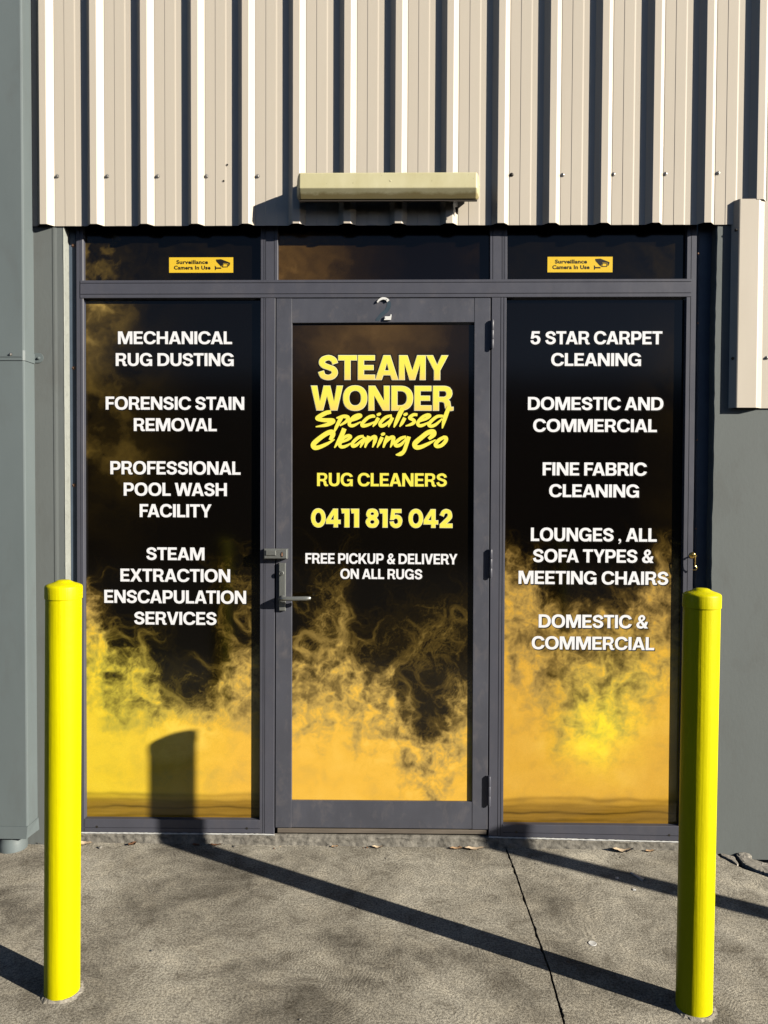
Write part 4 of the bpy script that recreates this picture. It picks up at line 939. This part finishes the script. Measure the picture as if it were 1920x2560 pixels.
def sticker(x0, x1, y0, y1, label):
    A, B = at(x0, y1, YG), at(x1, y0, YG); t = thing('warning_sticker', label, 'sticker', (A[0], YG, A[2]), 'surveillance stickers on the top lights')
    w, h = B[0]-A[0], B[2]-A[2]
    MB().box(A[0], B[0], YG-.0009, YG-.0001, A[2], B[2]).build('sticker_sheet', M['sign_yellow'], t)
    X = lambda u: A[0]+(u-115)/(1505-115)*w
    Zz = lambda v: B[2]-(v-122)/(460-122)*h
    word('Surveillance', X(617), Zz(270), 685/1390*w, 88/338*h, YG-.0013, 'sign_black', t); word('Camera In Use', X(617), Zz(392), 795/1390*w, 88/338*h, YG-.0013, 'sign_black', t)
    f = Flat(YG-.0012); mp = lambda u, v: (X(u), Zz(v))
    f.shape([[(1130, 170), (1245, 162), (1440, 240), (1436, 275), (1415, 320), (1398, 315), (1400, 255), (1290, 248), (1250, 335), (1140, 215)]], mp)
    f.shape([[(1283, 256), (1390, 262), (1390, 342), (1262, 346)], [(1298, 270), (1374, 275), (1374, 325), (1288, 326)]], mp)
    f.shape([[(1108, 305), (1130, 320), (1136, 345), (1240, 345), (1252, 365), (1245, 376), (1136, 374), (1130, 396), (1110, 412)]], mp)
    f.build('camera_symbol', M['sign_black'], t)
sticker(423, 583, 643.5, 682, 'yellow surveillance camera sticker on the top light of the left window')
sticker(1368.5, 1531.5, 642, 681, 'yellow surveillance camera sticker on the top light of the right window')

# ------------------------------------------------------------------ wall light over the door
YL0, YL1 = -.066, -.152
xa, xb = at(742, 470, -.10)[0], at(1199.5, 468, -.10)[0]
zt, zm, zl = at(970, 431.5, YL1)[2], at(970, 468.5, YL1-.006)[2], at(970, 499.5, -.128)[2]
wl = thing('wall_light', 'yellowed plastic wall light on the cladding above the door', 'light', ((xa+xb)/2, YL0, zl))
sec = [(YL0, zt-.002), (YL1+.012, zt+.003), (YL1+.003, zt+.001), (YL1, zt-.003), (YL1-.005, zm+.003), (YL1-.005, zm-.001), (YL1-.003, zm-.004), (-.133, zl+.002), (-.128, zl), (-.118, zl+.002), (YL0, zl+.034)]
def section(x, d, zs):
    zc_ = (zt+zl)/2; return [(x, YL0+(y-YL0)*d, zc_+(z-zc_)*zs) for y, z in sec]
SX = [(xa, .30, .26), (xa+.0010, .42, .44), (xa+.0034, .60, .66), (xa+.0075, .78, .85), (xa+.0125, .92, .955), (xa+.0165, .985, .995), (xa+.0195, 1, 1)]
SX = SX+[(xa+xb-x, d, z) for x, d, z in SX[::-1]]
V = []; F = []; n = len(sec)
for x, d, z in SX: V += section(x, d, z)
F = [(r*n+i, r*n+(i+1) % n, (r+1)*n+(i+1) % n, (r+1)*n+i) for r in range(len(SX)-1) for i in range(n)]+[tuple(range(n))[::-1], tuple(range((len(SX)-1)*n, len(SX)*n))]
b = MB(); b.add(V, F); b.build('light_cover', M['plastic'], wl)
MB().box(xa+.012, xb-.012, -.1285, -.1200, zl-.0048, zl-.0003, .0005).build('base_tray', M['tray'], wl)
for x_ in (xa+.006, xb-.006):
    MB().lathe((x_, -.112, (zt+zm)/2-.004), (-1 if x_ < 0 else 1, -.4, 0), [(-.004, .005), (.004, .005), (.005, .003)], 10).build('cover_screw', M['plastic'], wl, True)
c = at(976, 452, YL1-.003); MB().lathe((c[0], YL1-.001, c[2]), (0, -1, .05), [(0, .0042), (.0022, .0038), (.003, .002)], 10).build('centre_stud', M['plastic'], wl, True)
cq = at(1142, 525, -.066); bq = MB()
bq.hexa([(cq[0]-.006, -.061, zl-.004), (cq[0]+.004, -.061, zl-.004), (cq[0]+.004, -.061, zl-.030), (cq[0]-.004, -.061, zl-.026)], [(cq[0]-.006, -.066, zl-.004), (cq[0]+.004, -.066, zl-.004), (cq[0]+.004, -.066, zl-.030), (cq[0]-.004, -.066, zl-.026)])
bq.build('fixing_tab', M['tray'], wl)

# ------------------------------------------------------------------ brass hook on the right jamb
hk = thing('cabin_hook', 'small brass hook on a round rosette on the right jamb', 'hook', (at(1731.5, 1388, 0)[0], 0, at(1731.5, 1388, 0)[2]))
c = at(1731.5, 1388.5, 0)
MB().lathe((c[0], .0005, c[2]), (0, -1, 0), [(0, .0128), (.0016, .0126), (.004, .0100), (.0048, .0084), (.005, .0050), (.0056, .003)], 24).build('rosette', M['brass'], hk, True)
c2 = at(1733, 1383, -.005); MB().lathe((c2[0], -.0045, c2[2]), (0, -1, 0), [(0, .0042), (.0016, .0036), (.002, .001)], 12).build('rosette_screw', M['brass'], hk, True)
def h3(x, y, Y): p = at(1700+x/27.65, 1360+y/27.65, Y); return (p[0], Y, p[2])
MB().tube(catmull([h3(850, 830, -.004), h3(960, 810, -.014), h3(1080, 805, -.020), h3(1160, 815, -.021)], 4), .0030, 8).build('hook_pin', M['brass'], hk, True)
MB().tube(catmull([h3(1070, 800, -.022), h3(1050, 950, -.023), h3(1050, 1250, -.022), h3(1045, 1480, -.021), h3(1110, 1580, -.021), h3(1170, 1680, -.020), h3(1120, 1770, -.018), h3(1000, 1790, -.014), h3(880, 1760, -.010)], 4), .0019, 8).build('hook_arm', M['brass'], hk, True)

# ------------------------------------------------------------------ concrete sill under the shopfront
sk = thing('concrete_sill', 'rough concrete sill under the shopfront frame', 'sill', (0, 0, 0))
def sill_top(x):
    pts = [(203, 2080.5), (649, 2084.5), (690, 2086), (1220, 2091), (1257, 2092.5), (1700, 2103.8)]
    X_ = [at(*p, 0)[0] for p in pts]; Z_ = [at(*p, 0)[2] for p in pts]; return float(np.interp(x, X_, Z_))
xs0, xs1 = at(196, 2090, 0)[0], at(1712, 2100, 0)[0]; nx, nz = 420, 12; V = []
gx = np.linspace(xs0, xs1, nx)
for j in range(nz):
    t = j/(nz-1)
    for i, x in enumerate(gx):
        zt__ = sill_top(x)-.0012; z = -.006+(zt__+.006)*t
        r = .0045*float(fbm(np.array(x*60.), np.array(z*90.), 3, 4))+.006*float(fbm(np.array(x*18.), np.array(z*30.+3), 2, 8))
        y = -.004-.008*(1-t)**2+r if j < nz-1 else .02
        V.append((x, y, z if j < nz-1 else zt__-.002))
F = [(j*nx+i, j*nx+i+1, (j+1)*nx+i+1, (j+1)*nx+i) for j in range(nz-1) for i in range(nx-1)]
mesh('sill_face', V, F, M['sill'], sk, True)
for xa_, xb_ in ((at(205, 2081, 0)[0], at(686, 2085, 0)[0]), (at(1222, 2092, 0)[0], at(1701, 2104, 0)[0])):
    q = random.Random(8); P_ = []
    for i in range(90):
        x = xa_+(xb_-xa_)*i/89; P_.append((x, -.0035+q.uniform(-.0006, .0006), sill_top(x)-.0005+q.uniform(-.0005, .0005)))
    sb = MB(); sb.tube(P_, [.0020+q.random()*.0014 for _ in P_], 6); sb.build('sealant_bead', M['caulk'], sk, True)

# ------------------------------------------------------------------ leaves and litter
def leaf(px, py, L, Wd, ang, curl, mat, label, group=None, z=.002):
    p = gnd(px, py); p[1] = min(p[1], -.016-Wd*.5); q = random.Random(int(px*7)); L *= 1.2; Wd *= 1.3; n, m = 10, 4; V = []
    for i in range(n+1):
        u = i/n; w = Wd*math.sin(math.pi*u)**.8*(1-.25*u)
        for j in range(m+1):
            v = (j/m-.5)*2
            V.append(((u-.5)*L, v*w/2, curl*(4*(u-.5)**2)*L*.35+abs(v)*w*.22*(1+.4*math.sin(u*9))+z+.0012*math.sin(u*23+v*3)))
    c, s = math.cos(ang), math.sin(ang); V = [(x*c-y*s, x*s+y*c, zz) for x, y, zz in V]; mz = min(v[2] for v in V)
    V = [(x+p[0], y+p[1], zz-mz+.0006) for x, y, zz in V]
    o = mesh('dry_leaf', V, [(i*(m+1)+j, i*(m+1)+j+1, (i+1)*(m+1)+j+1, (i+1)*(m+1)+j) for i in range(n) for j in range(m)], M[mat], None, True)
    return tag(o, label, 'leaf', 'dry leaves blown along the sill')
leaf(221, 2101, .050, .026, .15, .25, 'leaf_pale', 'pale tan dry leaf lying flat at the left end of the sill')
leaf(341, 2100, .030, .022, .9, .5, 'leaf_dark', 'dark brown curled leaf below the left window')
leaf(496, 2102, .030, .014, -.2, .2, 'leaf_dark', 'dark leaf fragment in the bollard shadow by the sill')
leaf(545, 2103, .045, .012, .1, .35, 'leaf_dark', 'thin dark leaf beside the bollard shadow at the sill')
leaf(946, 2107, .040, .015, .05, .45, 'leaf_pale', 'small pale arched leaf below the middle of the door')
leaf(1140, 2109, .046, .016, .1, .3, 'leaf', 'brown twisted leaf below the right side of the door')
leaf(1185, 2110, .070, .020, .06, .3, 'leaf_pale', 'long pale curled leaf at the lower hinge corner of the door')
leaf(1552, 2120, .070, .024, .03, .5, 'leaf_pale', 'wide pale arched leaf below the right window')
leaf(1622, 2124, .034, .014, .2, .3, 'leaf', 'small tan leaf near the right end of the sill')
leaf(104, 2106, .036, .018, .3, .3, 'leaf_pale', 'pale leaf just left of the left bollard by the wall')
leaf(76, 2098, .030, .016, 1.0, .4, 'leaf', 'tan leaf against the foot of the downpipe')
leaf(840, 2105, .026, .012, .3, .3, 'leaf', 'small tan leaf fragment below the left part of the door')
def chip(name, px, py, r, label, mat, cat, group=None, seed=0, flat=.5):
    p = gnd(px, py); q = random.Random(seed+int(px)); bm = bmesh.new(); bmesh.ops.create_icosphere(bm, subdivisions=2, radius=r)
    for v in bm.verts: v.co *= q.uniform(.75, 1.2); v.co.z *= flat
    mz = min(v.co.z for v in bm.verts)
    for v in bm.verts: v.co += Vector((p[0], p[1], -mz-.0004))
    me = bpy.data.meshes.new(name); bm.to_mesh(me); bm.free(); return tag(link(name, me, M[mat]), label, cat, group)
for k__, (px, py, r) in enumerate([(836, 2118, .0045), (966, 2146, .003), (848, 2219, .003), (942, 2258, .0035), (892, 2273, .003), (1340, 2160, .003), (1552, 2144, .0028), (300, 2270, .003), (380, 2378, .004), (750, 2550, .0035)]):
    chip('pebble', px, py, r, 'tiny dark pebble lying loose on the concrete pavement', 'grit', 'pebble', 'dark pebbles on the pavement', k__)
for k__, (px, py, r) in enumerate([(1178, 2096, .006), (1192, 2095, .005), (1203, 2098, .007), (1211, 2096, .005)]):
    chip('debris_lump', px, py-6, r, 'small brown lump of dirt in the door corner by the lower hinge', 'leaf_dark', 'debris', 'lumps of dirt in the door corner', k__, .8)
chip('debris_lump', 86, 2090, .014, 'pale crumbled mortar lump beside the foot of the downpipe', 'leaf_pale', 'debris', None, 6, .9)
chip('debris_lump', 42, 2121, .009, 'white chip of paint below the downpipe socket', 'litter', 'debris', None, 7, .25)
rc_ = random.Random(21)
for k__ in range(26):
    chip('leaf_crumb', rc_.uniform(215, 1690) if k__ < 16 else rc_.choice([240, 360, 560, 1000, 1170, 1230, 1500, 1600])+rc_.uniform(-30, 30), rc_.uniform(2110, 2122), rc_.uniform(.003, .0075), 'small brown crumb of dry leaf lying along the foot of the sill', rc_.choice(['leaf', 'leaf_dark', 'leaf_pale', 'grit']), 'leaf crumb', 'leaf crumbs along the sill', 40+k__, rc_.uniform(.2, .6))
# clear plastic tube, two white scraps, a flattened white disc
a, b_ = gnd(1578, 2183), gnd(1610, 2203); tb = MB(); V = []; F = []; n, m = 14, 9
d = Vector((b_[0]-a[0], b_[1]-a[1], 0)); w = Vector((-d.y, d.x, 0)).normalized()
for i in range(n+1):
    u = i/n; r = .0035+.004*u
    for j in range(m+1):
        t = math.pi*(-.15+1.3*j/m)
        V.append(Vector((a[0], a[1], .0005))+d*u+w*r*math.cos(t)+Vector((0, 0, r*math.sin(t)*.9+.0015)))
F = [(i*(m+1)+j, i*(m+1)+j+1, (i+1)*(m+1)+j+1, (i+1)*(m+1)+j) for i in range(n) for j in range(m)]
tag(mesh('plastic_tube', V, F, M['litter'], None, True), 'split white plastic tube lying on the pavement by the right window', 'litter')
chip('paper_scrap', 1543, 2195, .0075, 'small white scrap left of the split plastic tube', 'litter', 'litter', None, 1, .22)
chip('paper_scrap', 1585, 2225, .0065, 'small white scrap nearer the camera than the split plastic tube', 'litter', 'litter', None, 2, .25)
p = gnd(1481, 2359); MB().lathe((p[0], p[1], .0002), (0, 0, 1), [(0, .0125), (.0010, .0125), (.0016, .0115), (.0012, .0100)], 28).build('bottle_cap', M['litter'], None, True)
tag(bpy.data.objects['bottle_cap'], 'flat white plastic disc lying on the open pavement', 'cap')

# ------------------------------------------------------------------ added unseen block behind the camera: cuts sky light, darkens reflections in the glass
ob = MB(); ob.box(-34, 15, -26, -17, -.04, 4.4)
for i in range(12): ob.box(-33+i*4, -32.6+i*4, -17.0, -16.86, 0, 4.3)
tag(ob.build('added_sky_blocker', M['pipe']), kind='structure')
